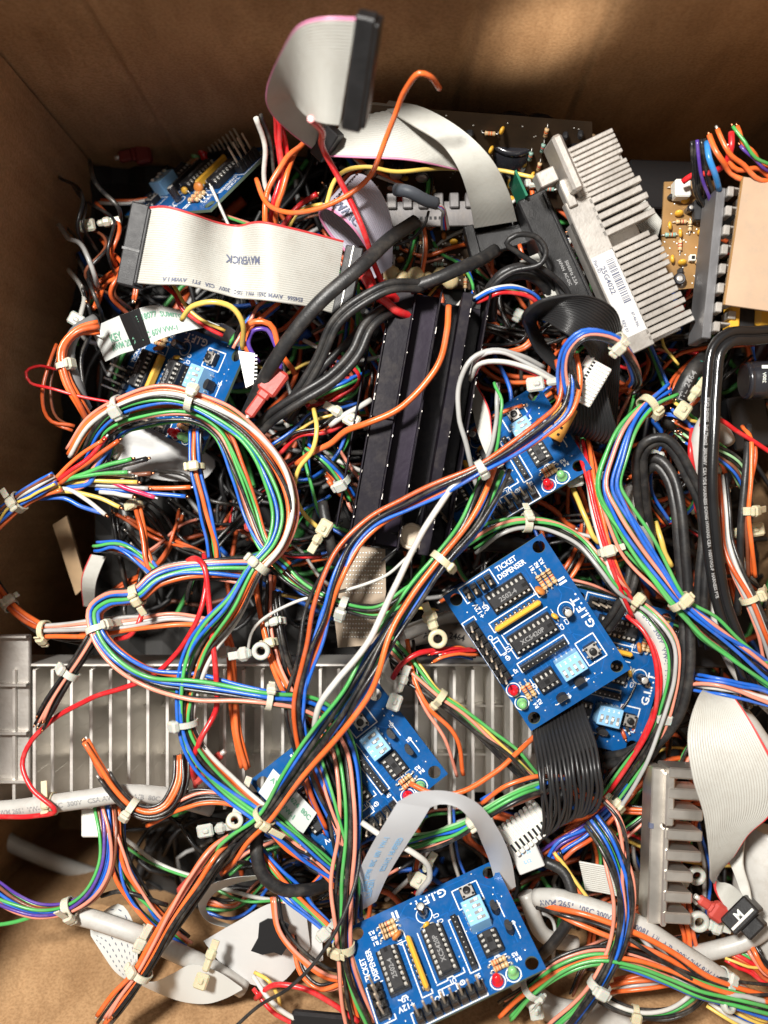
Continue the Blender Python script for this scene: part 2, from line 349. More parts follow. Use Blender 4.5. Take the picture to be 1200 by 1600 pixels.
def build_board():
    parts = []
    # ---- board with four holes
    m = MB(); W, H, T = 36, 50, 1.0; hs = [(3, 3), (33, 3), (3, 47), (33, 47)]; hr = 1.95
    def sheet(z, up):
        for u0, u1, v0, v1 in [(0, 36, 6, 44), (6, 30, 0, 6), (6, 30, 44, 50)]:
            q = [L(u0, v0, z), L(u0, v1, z), L(u1, v1, z), L(u1, v0, z)]; m.add(q, [(0, 1, 2, 3) if up else (3, 2, 1, 0)], M_pcb)
        for hu, hv in hs:
            n = 32; I = []; O = []
            for i in range(n):
                a = 2*math.pi*i/n+math.pi/4; c, s = math.cos(a), math.sin(a); k = 3/max(abs(c), abs(s)); I.append(L(hu+hr*c, hv+hr*s, z)); O.append(L(hu+k*c, hv+k*s, z))
            m.add(I+O, [((i, (i+1) % n, n+(i+1) % n, n+i) if up else (n+i, n+(i+1) % n, (i+1) % n, i)) for i in range(n)], M_pcb)
    sheet(0, True); sheet(-T, False)
    m.add([L(u, v, z) for z in (0, -T) for u, v in ((0, 0), (36, 0), (36, 50), (0, 50))], [(0, 1, 5, 4), (1, 2, 6, 5), (2, 3, 7, 6), (3, 0, 4, 7)], M_pcbedge)
    for hu, hv in hs:
        m.grid(np.array([[L(hu+hr*math.cos(a), hv+hr*math.sin(a), z) for z in (0, -T)] for a in np.linspace(0, 2*math.pi, 29)]), M_pcbedge, flip=True)
    r = random.Random(3); M_tr = mat('copper_track_under_mask', (.007, .11, .38), .26)      # raised tracks under the mask
    def track(pts, w=.28):
        for (a, b) in zip(pts, pts[1:]):
            A, B = L(*a), L(*b); d = B-A; l = np.linalg.norm(d)
            if l < .05: continue
            d /= l; m.box((A+B)/2+np.array([0, 0, .004]), (l+w*.6, w, .03), M_tr, X=d, Y=np.array([-d[1], d[0], 0]))
    for i in range(10): track([(8.8+i*1.62, 31.6), (8.8+i*1.62, 28.6)]); track([(8.8+i*1.62, 32.4), (8.8+i*1.62, 35.5), (9.6+i*1.3, 36.8)])
    for i in range(8): track([(4.6, 12+i*2.6), (5.6+i*.1, 12+i*2.6), (6.4+i*.12, 13.2+i*2.3)]); track([(11.6+i*1.64, 13.2), (11.6+i*1.64, 15)])
    for a in [[(31, 17), (31, 19), (29, 21), (29, 22)], [(32.4, 17), (34.6, 19.5), (34.6, 40)], [(24.5, 12), (26, 10), (26, 6)], [(26, 30), (31, 35)], [(27, 28), (27, 34), (25, 36)], [(4.5, 33), (9, 33), (10, 34.5)], [(16, 44), (22, 44), (26, 41)], [(8, 6), (8, 8), (11, 8)], [(20, 17.6), (20, 20)], [(23, 5.5), (25, 7.5), (25, 12)], [(5.4, 20), (5.4, 26)], [(10, 46), (28, 46), (33, 41)]]: track(a)
    # ---- white print
    textm(m, 'TICKET', 21.8, 1.9, .03, 1.75, 0, M_silk, .92); textm(m, 'DISPENSER', 22.3, 4.3, .03, 1.75, 0, M_silk, .86)
    textm(m, 'G.I.F.T.', 33.4, 26.8, .03, 2.7, 90, M_silk, 1.12); textm(m, 'II', 33.2, 15.6, .03, 2.6, 90, M_silk, 1.4)
    textm(m, '+12V', 6.9, 9.6, .03, 1.7, 90, M_silk)
    for s, u, v, a in [('R1', 27.6, 7.4, 90), ('R2', 29.4, 7.3, 90), ('R3', 31.2, 7.2, 90), ('U2', 9.0, 9.9, 90), ('C1', 24.6, 14.4, 0), ('C2', 27.6, 27, 90), ('C5', 25.5, 27.6, 90), ('U1', 8., 24.6, 90), ('D1', 6.3, 26.2, 90), ('SP', 6.2, 31.5, 90),
                       ('Q2', 15.7, 46.9, 90), ('Q1', 22.7, 45.3, 90), ('R4', 5.6, 44.0, 90), ('R5', 7.2, 43.6, 90), ('U4', 8.2, 38.8, 90)]: textm(m, s, u, v, .03, 1.25, a, M_silk)
    line(m, [(9.0, .5), (5.2, .5), (5.2, 5.9), (6.6, 5.9)]); line(m, [(9, .5), (16.6, .5), (16.6, 5.7)])
    line(m, [(-.0+.3, 11.4), (.3, 32.2), (4.9, 32.2)]); line(m, [(.3, 10.2), (4.7, 10.2), (4.7, 11.5)]); line(m, [(.3, 10.2), (.3, 11.6)])
    line(m, [(9.4, 19.9), (25, 19.9)]); line(m, [(8.7, 19.9), (8.7, 23.3), (9.3, 23.3), (9.3, 25), (8.7, 25), (8.7, 28.6), (10, 28.6)]); line(m, [(7.7, 29.9), (24.6, 29.9), (24.6, 33.1), (7.7, 33.1), (7.7, 29.9)])
    line(m, [(7.3, 14.7), (24.3, 14.7)]); line(m, [(7.3, 14.7), (7.3, 18), (8.4, 18)]); line(m, [(26, 34.2), (32.4, 34.2), (32.4, 42.4), (26, 42.4), (26, 34.2)], .36)
    line(m, [(5, 19.6), (7.2, 19.6), (7.2, 25), (5, 25), (5, 19.6)]); line(m, [(5, 20.7), (7.2, 20.7)]); line(m, [(9.6, 8.2), (9.2, 9), (10, 9.6), (10, 10.6), (9.2, 11)]); line(m, [(24.6, 11), (24.6, 16.2), (27.6, 16.2)], .26)
    line(m, [(18.4, 45.6), (23.8, 45.6)]); line(m, [(11.2, 47.3), (16.2, 47.3)]); line(m, [(8.4, 36.2), (8.4, 37.8), (9, 38.2), (9, 39.4), (8.4, 39.8), (8.4, 41.4)]); line(m, [(24.2, 21.2), (23.8, 25.6), (25, 26.2)], .24)
    ring(m, 1.9+.5, 36.1, 2.0); ring(m, 2.4, 41, 2.0); ring(m, 29.4, 23.8, 2.3)
    for u, v in ((5.3, 18.6), (6.4, 26.9)): ring(m, u, v, .5, .25)
    rv = random.Random(5)
    for k in range(70):
        u, v = rv.uniform(1, 35), rv.uniform(1, 49)
        if min(abs(u-3), abs(u-33)) < 2.6 and min(abs(v-3), abs(v-47)) < 2.6: continue
        m.lathe(L(u, v, 0), [(.26, 0), (.24, .05), (.1, .05)], M_metal if k % 3 else M_tr, 8)
    parts.append(('circuit_board', m, []))
    # ---- pin headers
    for name, u0, v0, du, dv, n, rot in (('pin_header', 7.2, 3.2, 2.55, 0, 4, 0), ('pin_header', 2.4, 12.3, 0, 2.66, 8, 1)):
        m = MB(); pn = MB()
        for i in range(n):
            u, v = u0+du*i, v0+dv*i; X = (1, 0, 0) if not rot else (0, 1, 0); Y = (0, 1, 0) if not rot else (-1, 0, 0); pk = 2.5 if not rot else 2.6
            m.box(L(u, v, 1.1), (pk-.25, 3.9, 2.2), M_blkp, X, Y, bev=.25); off = np.array(Y)*1.35
            m.box(L(u, v, 2.6)+off, (pk-.5, 1.1, 2.6), M_blkp, X, Y, bev=.2); m.box(L(u, v, 1.5)-off*.95, (pk-1.2, .9, 2.2), M_blkp, X, Y, bev=.2)
            pn.box(L(u, v, 4.8), (.62, .62, 9.2), M_gold, bev=.12)
        parts.append((name, m, [('pins', pn)]))
    # ---- sockets and chips
    for u, v, n, rs, lab in ((17.5, 9.7, 8, 4.5, '2502-4'), (16.9, 24.3, 9, 4.6, 'XC5420P')):
        m = dip(None, u, v, n, rs, lab); c = MB(); ln = n*1.64-.4
        c.box(L(u, v, 2.75), (ln, rs-1.0, 1.7), M_chip, bev=.25); textm(c, lab, u-.4, v, 3.62, 1.5, 0, M_mark, 1.05)
        c.box(L(u+ln/2-1.4 if n == 9 else u+ln/2-.9, v, 3.56), (1.5, 1.1, .13), M_tape)
        for i in range(n):
            for s in (-1, 1): c.box(L(u-(n-1)*.82+i*1.64, v+s*(rs/2-.15), 2.95), (.75, .9, .3), M_metal, bev=.1)
        parts.append(('chip_socket', m, [])); parts.append(('chip', c, []))
    m = dip(None, 12.7, 38.7, 4, 3.9, '', True); c = MB(); c.box(L(12.7, 38.7, 2.5), (6.0, 2.6, 1.3), M_chip, bev=.2); c.box(L(12.7, 38.7, 3.12), (1.6, 1.4, .1), M_tape)
    parts += [('chip_socket', m, []), ('chip', c, [])]
    # ---- yellow network, black strip
    m = MB(); m.box(L(16.1, 17.0, 2.0), (16.4, 1.5, 3.2), M_ylw, bev=.55)
    for i in range(9): m.box(L(9.2+i*1.68, 15.9, .7), (.5, .25, 1.4), M_metal); m.box(L(9.2+i*1.68, 15.9, .35), (1.1, 1., .7), M_blkp)
    parts.append(('resistor_network', m, []))
    m = MB(); m.box(L(16.1, 31.6, 1.5), (16.2, 1.8, 3.0), M_blkp, bev=.15)
    for i in range(10): m.cyl(L(8.8+i*1.62, 31.6, 3.0), L(8.8+i*1.62, 31.6, 3.06), .45, M_tape, 10); m.cyl(L(8.8+i*1.62, 31.6, 3.02), L(8.8+i*1.62, 31.6, 3.12), .2, M_metal, 8)
    parts.append(('socket_strip', m, []))
    # ---- blue switch block
    m = MB(); m.box(L(21.4, 38.2, 2.7), (7.9, 6.3, 5.4), M_dsw, bev=.18); sl = MB()
    textm(m, '1  2  3  4', 21.4, 36.1, 5.42, .95, 0, M_silk, 1.25)
    for i in range(4):
        u = 18.6+i*1.85; m.box(L(u, 39.1, 5.40), (.95, 2.7, .06), M_mark); sl.box(L(u, 39.7 if i % 2 else 38.7, 5.75), (.85, 1.2, .75), M_white, bev=.12)
        for s in (-1, 1): m.box(L(u, 38.2+s*3.35, .8), (.5, .2, 1.6), M_metal)
    parts.append(('switch_block', m, [('slider', sl)]))
    # ---- button
    m = MB(); m.box(L(29.3, 38.4, 1.1), (4.0, 4.2, 2.2), M_blkp, bev=.15); m.box(L(29.3, 38.4, 2.3), (3.8, 4.0, .25), M_alu2, bev=.1)
    for a in (-1, 1):
        for b in (-1, 1): m.lathe(L(29.3+a*1.4, 38.4+b*1.5, 2.35), [(.42, 0), (.4, .22), (.2, .32)], M_blkp, 10); m.box(L(29.3+a*2.2, 38.4+b*1.3, .5), (.8, .5, .9), M_metal, bev=.15)
    k = MB(); k.lathe(L(29.3, 38.4, 2.4), [(1.15, 0), (1.12, .9), (.95, 1.05), (.4, 1.1)], M_blkp, 20)
    parts.append(('push_button', m, [('button_cap', k)]))
    # ---- resistors, capacitors, transistors, leds
    bo, br, rd, bk, gd = M_band[1], M_band[0], M_band[2], M_band[3], M_band[4]
    for u, v, bs in ((27.7, 12.5, (br, bk, bo, gd)), (29.5, 12.5, (br, bk, bo, gd)), (31.3, 12.4, (br, bk, rd, gd))):
        m = MB(); resistor(m, u, v, 5.0, .82, bs); parts.append(('resistor', m, []))
    for u in (5.3, 7.1): m = MB(); resistor(m, u, 38.6, 4.6, .8, (bo, bo, br, gd)); parts.append(('resistor', m, []))
    m = MB(); m.lathe(L(26.0, 14.1, 2.3), [(.3, -.75), (1.5, -.6), (1.9, 0), (1.5, .6), (.3, .75)], M_oran, 18, (.75, .35, .3)); m.cyl(L(25.4, 13.6, 0), L(25.6, 13.6, 1.2), .18, M_metal, 6); m.cyl(L(26.8, 14.6, 0), L(26.5, 14.6, 1.2), .18, M_metal, 6)
    parts.append(('ceramic_capacitor', m, []))
    m = MB(); m.lathe(L(25.5, 23.3, 1.4), [(.3, -.7), (1.1, -.5), (1.3, 0), (1.1, .5), (.3, .7)], M_ylw, 14, (.9, .4, .2)); m.tube(spline([L(25.6, 21.2, 0), L(25.6, 21.6, 1), L(25.6, 22.6, 1.3)], .4), .22, M_metal, 6); m.tube(spline([L(25.6, 25.7, 0), L(25.6, 25.3, 1), L(25.6, 24.2, 1.3)], .4), .22, M_metal, 6)
    parts.append(('ceramic_capacitor', m, []))
    m = MB(); m.lathe(L(29.4, 23.8, 0), [(1.35, 0), (1.4, .3), (1.4, 5.2), (1.3, 5.5), (1.1, 5.55)], M_slvr, 20); m.lathe(L(29.4, 23.8, 5.5), [(1.12, 0), (1.1, .08), (.5, .1)], M_metal, 20)
    parts.append(('electrolytic_capacitor', m, []))
    for u, v in ((13.7, 45.0), (20.9, 43.6)):
        m = MB(); a = np.linspace(R(-40), R(220), 14); G = np.array([[L(u+1.75*math.cos(t), v-1.1*math.sin(t)+.3, h) for t in a] for h in (1.2, 4.3)])
        m.grid(G, M_chip, closed=True, smooth=False, caps=True, flip=True)
        for k in (-1, 0, 1): m.box(L(u+k*.85, v, .6), (.3, .25, 1.3), M_metal)
        parts.append(('transistor', m, []))
    for u, v, mt, nm in ((2.4, 36.1, M_redled, 'red_led'), (2.4, 41.0, M_grnled, 'green_led')):
        m = MB(); m.lathe(L(u, v, 0), [(1.65, 0), (1.65, .6), (1.38, .7), (1.36, 2.4), (1.2, 3.1), (.85, 3.6), (.4, 3.85), (.05, 3.9)], mt, 20); parts.append((nm, m, []))
    return parts
BOARD = build_board(); _bm = {}
POSE = {'A': (16.9, -127.9, 17.5, .172, .875, 2.093), 'B': (46.9, -37.2, 4.5, .03, -.08, .58), 'C': (73.6, -53.2, -17.8, .043, .06, -.243), 'D': (-10.98, -82.2, 2.6, .044, .074, -4.05),
        'E': (-65.2, 115.5, -34, .80, -.421, -2.197), 'F': (-69.8, 43.6, -18.5, -.588, -.021, 1.161), 'G': (36.0, 14.9, -8.5, -.191, .5, 2.024)}
BL = {'A': 'blue GIFT II ticket dispenser board at the bottom edge of the heap', 'B': 'bright blue GIFT II ticket dispenser board lying uncovered below the black heat sink',
      'C': 'dark blue ticket board lying half hidden under the uncovered board, circled by a black cord', 'D': 'blue ticket board in the middle with wire bundles and printed film crossing over it',
      'E': 'blue ticket board leaning in the dark back left corner above the MAVERICK ribbon', 'F': 'light blue ticket board under the banded white film on the left',
      'G': 'light blue ticket board wedged between black heat sink and curled black ribbon'}
for key, q in POSE.items():
    t = thing('ticket_dispenser_board', BL[key], 'circuit board', q[:3], 'blue ticket dispenser circuit boards in the heap')
    t.rotation_euler = q[3:]
    for nm, m, subs in BOARD:
        k = id(m)
        if k not in _bm: _bm[k] = m.mesh(nm)
        o = bpy.data.objects.new(nm, _bm[k]); COL.objects.link(o); o.parent = t
        for sn, sm in subs:
            if id(sm) not in _bm: _bm[id(sm)] = sm.mesh(sn)
            so = bpy.data.objects.new(sn, _bm[id(sm)]); COL.objects.link(so); so.parent = o
# ------------------------------------------------------------ heat sinks, plates, boards: oriented blocks
class Fr:
    """a local frame: origin at a pixel, X towards a second pixel, slope raises X's far end"""
    def __init__(s, p0, p1, z0, z1=None, roll=0., flip=False):
        s.o = P(*p0, z0); e = P(*p1, z0 if z1 is None else z1); d = e-s.o; s.len = np.linalg.norm(d); s.X = d/s.len
        y = np.cross((0, 0, 1), s.X); y /= np.linalg.norm(y); z = np.cross(s.X, y); c, n = math.cos(R(roll)), math.sin(R(roll))
        s.Y = y*c+z*n; s.Z = np.cross(s.X, s.Y); s.fl = 1
        if flip: s.Y = -s.Y; s.fl = -1
    def p(s, x, y, z=0): return s.o+s.X*x+s.Y*y+s.Z*z
    def box(s, m, x0, x1, y0, y1, z0, z1, mt, bev=.15): m.box(s.p((x0+x1)/2, (y0+y1)/2, (z0+z1)/2), (abs(x1-x0), abs(y1-y0), abs(z1-z0)), mt, s.X, s.Y, s.Z, bev)
    def text(s, m, t, x, y, z, size, ang, mt, wid=1.):
        g, f = glyphs(t); g = g*size; g[:, 0] *= wid; c, n = math.cos(R(ang)), math.sin(R(ang))
        m.add([s.p(x+a*c-b*n, y+s.fl*(a*n+b*c), z) for a, b, _ in g], f, mt)

# long black heat sink
F = Fr((572, 852), (642, 446), 8, 6); t = thing('heat_sink', 'long black anodised heat sink with deep lengthwise fins, flaked along its edges', 'heat sink', F.o)
Ln = F.len; m = MB(); F.box(m, 0, Ln, -24, 5.2, -16, -13.5, M_anod, .3); m.build('base_plate', t)
for y, h, w_, e in ((5.4, -.6, .6, -3.), (-2.1, 1.6, .6, 0), (-9.6, 2.2, .55, 0), (-17.6, 3, 3.2, 0), (-24.2, 3, .6, 4), (10.2, -6, .6, -4)):
    m = MB(); F.box(m, -e, Ln+e*.3, y-w_/2, y+w_/2, -14, h, M_anod, .18)
    r = random.Random(int(y*10)+99)
    for k in range(int(r.uniform(6, 16))):
        x = r.uniform(2, Ln-4); l = r.uniform(.3, 1.8)*r.random(); F.box(m, x, x+l, y-w_/2-.02, y-w_/2+r.uniform(.06, .25), h-.05, h+.02, M_alu2, 0)
    m.build('fin', t)
m = MB(); F.box(m, 2, 39, -1.8, 5.1, -2.8, -1.6, M_anod, .2); F.box(m, 39.3, Ln-1, -1.8, 5.1, -2.6, -1.4, M_anod, .2); F.box(m, 1, Ln-1, -9.3, -2.4, -5.3, -4.5, mat('purple_anodised', (.016, .010, .022), .3, 0, .1, 500, .3, 60, spec=.2), .2); m.build('inner_ledge', t)
m = MB(); m.lathe(P(643, 838, 4), [(3.2, -1.2), (4.1, -1.1), (4.2, 0), (3.9, .25), (2.9, .2), (2.8, -.6)], M_gold, 28)
for a in range(7): q = P(643, 838, 4); d = np.array([math.cos(R(20+a*50)), math.sin(R(20+a*50)), 0]); m.tube([q+d*4, q+d*(9+a % 3*3)-np.array([0, 0, 2])], .35, M_blkp, 6)
tag(m.build('fan_hub', None, P(643, 838, 4)), 'round bronze coloured hub with thin black spokes at the foot of the black heat sink', 'fan part')

# silver comb heat sink with label
F = Fr((854, 236), (992, 552), 16, 10, flip=True); t = thing('heat_sink', 'matte silver heat sink with comb fins and a part number label, near the back wall', 'heat sink', F.o)
S = F.len; m = MB()
F.box(m, 5, 9.5, .8, 6.5, -3, 3.0, M_alu2, .3); F.box(m, 9.5, 18, .8, -2, -3, 1.2, M_alu2, .3)
F.box(m, -2, 15, -4.0, -.8, -6, 6.5, M_alu2, .8); m.build('mounting_bracket', t)
m = MB(); F.box(m, 16, S, -6.8, 1.3, -4, 0, M_alu2, .3); F.box(m, 2, 17, -6.5, -3.2, -4, 0, M_alu2, .2); F.box(m, 22, S, 1, 1.3, -9, -.5, M_alu2, .1); F.box(m, 2, S, -19, -6, -9.5, -8.5, M_alu2, .2); m.build('spine', t)
x = 2.; k = 0
m = MB(); F.box(m, 2, 17, -20.4, -4, -3, -1.2, M_alu2, .2); m.build('grooved_block', t)
while x < S-1.5:
    g = 0 if x < 17 else (1 if x < 31 else 2)
    y1 = (-20.4-.04*x+(1.6 if k % 6 == 5 else 0)) if g == 0 else (-22.6+.9*(k % 2) if g == 1 else -19.6-abs(math.sin((x-31)*.16))*1.2+(1.5 if k % 6 == 3 else 0))
    m = MB(); w_ = (1.3, 1.85, 1.6)[g]; F.box(m, x, x+w_, y1, -5.5 if g else -4.2, -8.7 if g else -1.6, 0 if g else .3, M_alu2, .22); m.build('fin', t)
    x += 1.58 if g == 0 else (2.6 if g == 1 else 2.05); k += 1
    if g == 1 and x > 29.5 and x < 33: x = 33.5
lb = MB(); F.box(lb, 34, 60, -6.2, .8, .02, .12, M_paper, 0); F.text(lb, '25G4022', 42, -1.4, .14, 1.6, 0, M_ink, 1.1); F.text(lb, 'Part ID', 37, .0, .14, 1.0, 0, M_ink)
r = random.Random(4); x = 36.5
while x < 50:
    w_ = r.choice((.18, .3, .45)); F.box(lb, x, x+w_, -5.4, -3.0, .12, .15, M_ink, 0); x += w_+r.choice((.2, .32, .45))
F.text(lb, 'REV 01', 56.5, -.6, .14, 1.0, 0, M_ink); F.text(lb, '87-46-96L', 56, -4.2, .14, .9, 0, M_ink); lb.build('label', t)
# black slab alongside it
F = Fr((838, 300), (928, 498), 4, 3, flip=True); m = MB(); F.box(m, 0, F.len, -3, 6.5, -14, 0, M_blkp, .5); F.box(m, 1, F.len-1, -2.2, -1.4, 0, .8, M_blkp, .2); F.box(m, -8, .5, 3.5, 4.3, -10, 3, mat('green_solder_mask', (.02, .16, .09), .3), .1)
F.text(m, 'JAPAN  AC-DC', 26, 2.4, .04, 1.3, 0, M_mark); F.text(m, '50/60Hz 2.5A', 27, .4, .04, 1.1, 0, M_mark)
tag(m.build('adapter_case', None, F.o), 'long black plastic case lying against the left side of the silver comb heat sink', 'electronics case')

# big finned heat sink on the left
F = Fr((30, 1238), (860, 1238), -30, -30); t = thing('heat_sink', 'wide bare aluminium heat sink with tall upright fins crossing the box floor on the left', 'heat sink', F.o)
W = F.len; m = MB(); F.box(m, 0, W, 0, 47, -2.5, 0, M_alu, .2); m.build('base_plate', t); k = 0
for i in range(29):
    x = .8+i*6.15
    if x > W-1: break
    m = MB(); a = random.Random(i).uniform(-.25, .25); F.box(m, x-.55+a, x+.55+a, 1, 46, 0, 21.5, M_alu, .12)
    for yy in (12, 25, 37): F.box(m, x-.6+a, x+.6+a, yy, yy+.8, .1, 21.3, M_alu, .1)
    m.build('fin', t)
m = MB()
for yy in (14, 30.5, 46.6): F.box(m, 0, W-2, yy, yy+.9, 0, 5.5 if yy < 40 else 19, M_alu, .15)
m.build('cross_rib', t)
F = Fr((0, 1238), (0, 1000), 2, 2); m = MB(); F.box(m, 0, F.len, -4.6, 12, -14, -12, M_alu2, .4)
for y in (0, 15.5, 31, 46.5): F.box(m, y, y+.9, -4.6, 12, -12, -9, M_alu2, .15)
tag(m.build('metal_bracket', None, F.o), 'ribbed aluminium plate at the left edge beside the wide finned heat sink', 'bracket')

# toothed heat sink lower right
F = Fr((1030, 1448), (1038, 1202), 12, 8); t = thing('heat_sink', 'thick toothed aluminium heat sink standing on edge with a blue ink mark, lower right', 'heat sink', F.o)
m = MB(); F.box(m, 0, F.len, -1, 3.0, -12, -2, M_cast, .4); F.box(m, 0, F.len*.62, -2.2, -.5, -4, .0, M_cast, .4); F.box(m, F.len*.64, F.len-1, -3.2, -.5, -3, 1.0, M_cast, .5); F.box(m, 28, 29.6, 2.0, 3.3, -3.5, -1.9, M_ink, .1); m.build('back_plate', t)
for i in range(8):
    x = 1.2+i*6.1; m = MB(); F.box(m, x, x+3.3, -9.5-(2.4 if i > 2 else 0), -1.1, -11, .6+.12*i, M_cast, .45); m.build('fin', t)

# power supply, right edge: toothed rail, tan plate, board with parts, transformer, capacitors
F = Fr((1098, 528), (1122, 292), 16, 16); t = thing('power_supply', 'open power supply with toothed grey rail and tan plate at the right edge', 'power supply', F.o)
m = MB(); F.box(m, 0, F.len, -2.5, .2, -13, 0, mat('dull_rail_metal', (.22, .22, .23), .5, .7, .2, 600, .2, 60), .3)
m.build('rail', t)
for i in range(8):
    x = 2+i*5.7; m = MB(); F.box(m, x, x+3.0, -4.4, -2.5, -3.4, 1.5, M_alu2, .25); F.box(m, x+2.4, x+3.1, -7.5, -4.2, -4.5, .8, M_alu2, .2); F.box(m, x-1.0, x+1.4, -9.5, -7.2, -7, -1, M_alu2, .2); m.build('tooth', t)
m = MB(); F2 = Fr((1133, 476), (1162, 276), 22, 22); F2.box(m, 0, F2.len, -26, 0, -1.0, 0, M_tan, .1); F2.box(m, 0, F2.len, 0, .45, -1.05, .05, M_brd, .05); m.build('plate', t)
m = MB(); F3 = Fr((1140, 512), (1142, 470), 14, 14); F3.box(m, 0, 9, -3, 0, -6, 0, M_ylw, .4); F3.box(m, -.5, 9, -8, -3, -9, -1.5, M_blkp, .3); F3.box(m, .5, 8.5, -20, -8, -9, -.4, M_ylw, 1.5); m.build('transformer', t)
for k, (c, lab) in enumerate((((1162, 595, 6), '100V'), ((1190, 545, 2), '220'))):
    m = MB(); o = P(*c); X = np.array([1, .05, .0]); X /= np.linalg.norm(X)
    m.lathe(o, [(5.2, 0), (5.8, .4), (5.8, 1), (5.5, 1.5), (5.8, 2), (5.8, 22), (5.2, 22.4)], M_slvr, 28, X); m.lathe(o, [(4.9, -.15), (4.8, 0)], M_blkp, 24, X); m.box(o+X*10+np.array([0, 3.0, 5.05]), (13, 1.0, .1), M_white)
    Y = np.array([0, 1, 0.])
    g, f = glyphs('1000uF')
    for dx, tx in ((4, '200V'), (7.5, '100uF'), (11, '105C')):
        g, f = glyphs(tx); g = g*1.4; m.add([o+X*(dx+b*.8)+np.array([0, a*.8, 0])+np.array([0, 0, math.sqrt(max(0, 5.84**2-(a*.8)**2))]) for a, b, _ in g], f, M_white)
    m.build('electrolytic_capacitor', t)

def component_board(label, corners, seed, n, mt, hs=1.0, cols=True):
    o = sum(corners)/4; t = thing('component_board', label, 'circuit board', o); m = MB(); m.slab(corners, 1.0, mt); m.build('circuit_board', t)
    r = random.Random(seed); A, B, D = corners[0], corners[1], corners[3]; X = B-A; lx = np.linalg.norm(X); X = X/lx; Y = D-A; ly = np.linalg.norm(Y); Y = Y/ly; Z = np.cross(X, Y); Z = Z if Z[2] > 0 else -Z
    used = []; bad = 0
    while len(used) < n and bad < 900:
        a, b = r.uniform(2, lx-2), r.uniform(2, ly-2); k = r.choice('rrrrcccdeqt'); rad = 2.4*hs
        if any((a-u)**2+(b-v)**2 < rad*rad for u, v in used): bad += 1; continue
        used.append((a, b)); c = A+X*a+Y*b; m = MB(); an = r.choice((0, 90)); d = X if an == 0 else Y; e = Y if an == 0 else X
        if k == 'r': m.lathe(c+Z*.9, [(.3, -1.7), (.75, -1.5), (.62, -.8), (.62, .8), (.75, 1.5), (.3, 1.7)], r.choice((M_res, M_res, mat('green_resistor', (.25, .40, .34), .4))), 10, d); m.cyl(c+Z*.9-d*.5, c+Z*.9-d*.2, .68, r.choice(M_band), 10); m.cyl(c+Z*.9+d*.3, c+Z*.9+d*.6, .68, r.choice(M_band), 10); m.tube([c-d*2.6, c-d*2.4+Z*.8, c-d*1.5+Z*.9], .18, M_metal, 5); m.tube([c+d*2.6, c+d*2.4+Z*.8, c+d*1.5+Z*.9], .18, M_metal, 5); nm = 'resistor'
        elif k in 'cd': m.lathe(c+Z*1.5, [(.2, -.6), (1.1, -.45), (1.4, 0), (1.1, .45), (.2, .6)], M_ylw if k == 'c' else M_oran, 12, e+Z*.5); m.cyl(c, c+Z*1.2, .2, M_metal, 5); nm = 'ceramic_capacitor'
        elif k == 'e': hh = r.uniform(2.5, 5)*hs; q = r.uniform(1.1, 1.9)*hs; m.lathe(c, [(q, 0), (q, hh-.3), (q*.85, hh)], M_slvr, 16, Z); m.lathe(c+Z*hh, [(q*.8, 0), (q*.3, .03)], M_alu2, 14, Z); nm = 'electrolytic_capacitor'
        elif k == 'q': m.box(c+Z*1.3, (2.2, 1.6, 2.4), M_chip, d, e, bev=.5); nm = 'transistor'
        else: m.box(c+Z*1.0, (2.0, 2.0, 2.0), M_white, d, e, bev=.2); m.box(c+Z*2.1, (1.0, 1.0, .3), M_blkp, d, e); nm = 'terminal'
        m.build(nm, t)
    m = MB()
    for k in range(60): a, b = r.uniform(1, lx-1), r.uniform(1, ly-1); m.lathe(A+X*a+Y*b, [(.35, 0), (.25, .12), (.1, .15)], M_metal, 6, Z)
    m.build('solder_joints', t)
    return t, A, X, Y, Z
Q = lambda z, *p: [P(x, y, z) for x, y in p]
t, A, X, Y, Z = component_board('amber component board with yellow capacitors between comb heat sink and toothed rail', Q(-2, (1038, 284), (1118, 282), (1108, 448), (1030, 455)), 5, 26, M_brd)
m = MB(); m.box(P(1064, 297, 1), (5, 5.5, 5), M_white, bev=.5); m.build('plug_socket', t); m = MB(); m.box(P(1092, 330, 1), (3.6, 6.4, 3), M_chip, bev=.3); m.build('chip', t)
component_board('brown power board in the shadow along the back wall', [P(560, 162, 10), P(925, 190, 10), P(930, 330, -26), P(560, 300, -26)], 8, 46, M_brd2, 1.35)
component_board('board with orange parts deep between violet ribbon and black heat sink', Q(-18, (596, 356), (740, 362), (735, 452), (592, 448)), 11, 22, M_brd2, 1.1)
m = MB(); r = random.Random(2)
for x, y in ((628, 436), (650, 430), (668, 438), (690, 430), (612, 428), (704, 438)): m.lathe(P(x, y, -11+r.uniform(-1, 1)), [(2.6, -2), (2.9, 0), (2.0, 1.2), (.6, 1.7)], M_glue, 9)
tag(m.build('glue_blob', None, P(660, 434, -11)), 'lumpy cream glue bead across the board at the top end of the black heat sink', 'glue')
F = Fr((598, 352), (745, 350), -8, -8); m = MB(); M_dull = mat('dull_strip_metal', (.20, .19, .19), .55, .4, .2, 600, .25, 60, dust=.3); F.box(m, 0, F.len, -.5, 7.5, -1, 0, M_dull, .2)
for i in range(6): F.box(m, 1.5+i*5, 4.5+i*5, 5.0, 9.8, -3, 1.5, M_dull, .3)
for i in range(5): F.box(m, 12+i*1.5, 12.8+i*1.5, 1.6, 2.6, 0, .1, M_tape, 0)
tag(m.build('terminal_strip', None, F.o), 'dull grey metal strip with square lugs behind the small grey cable end', 'terminal strip')
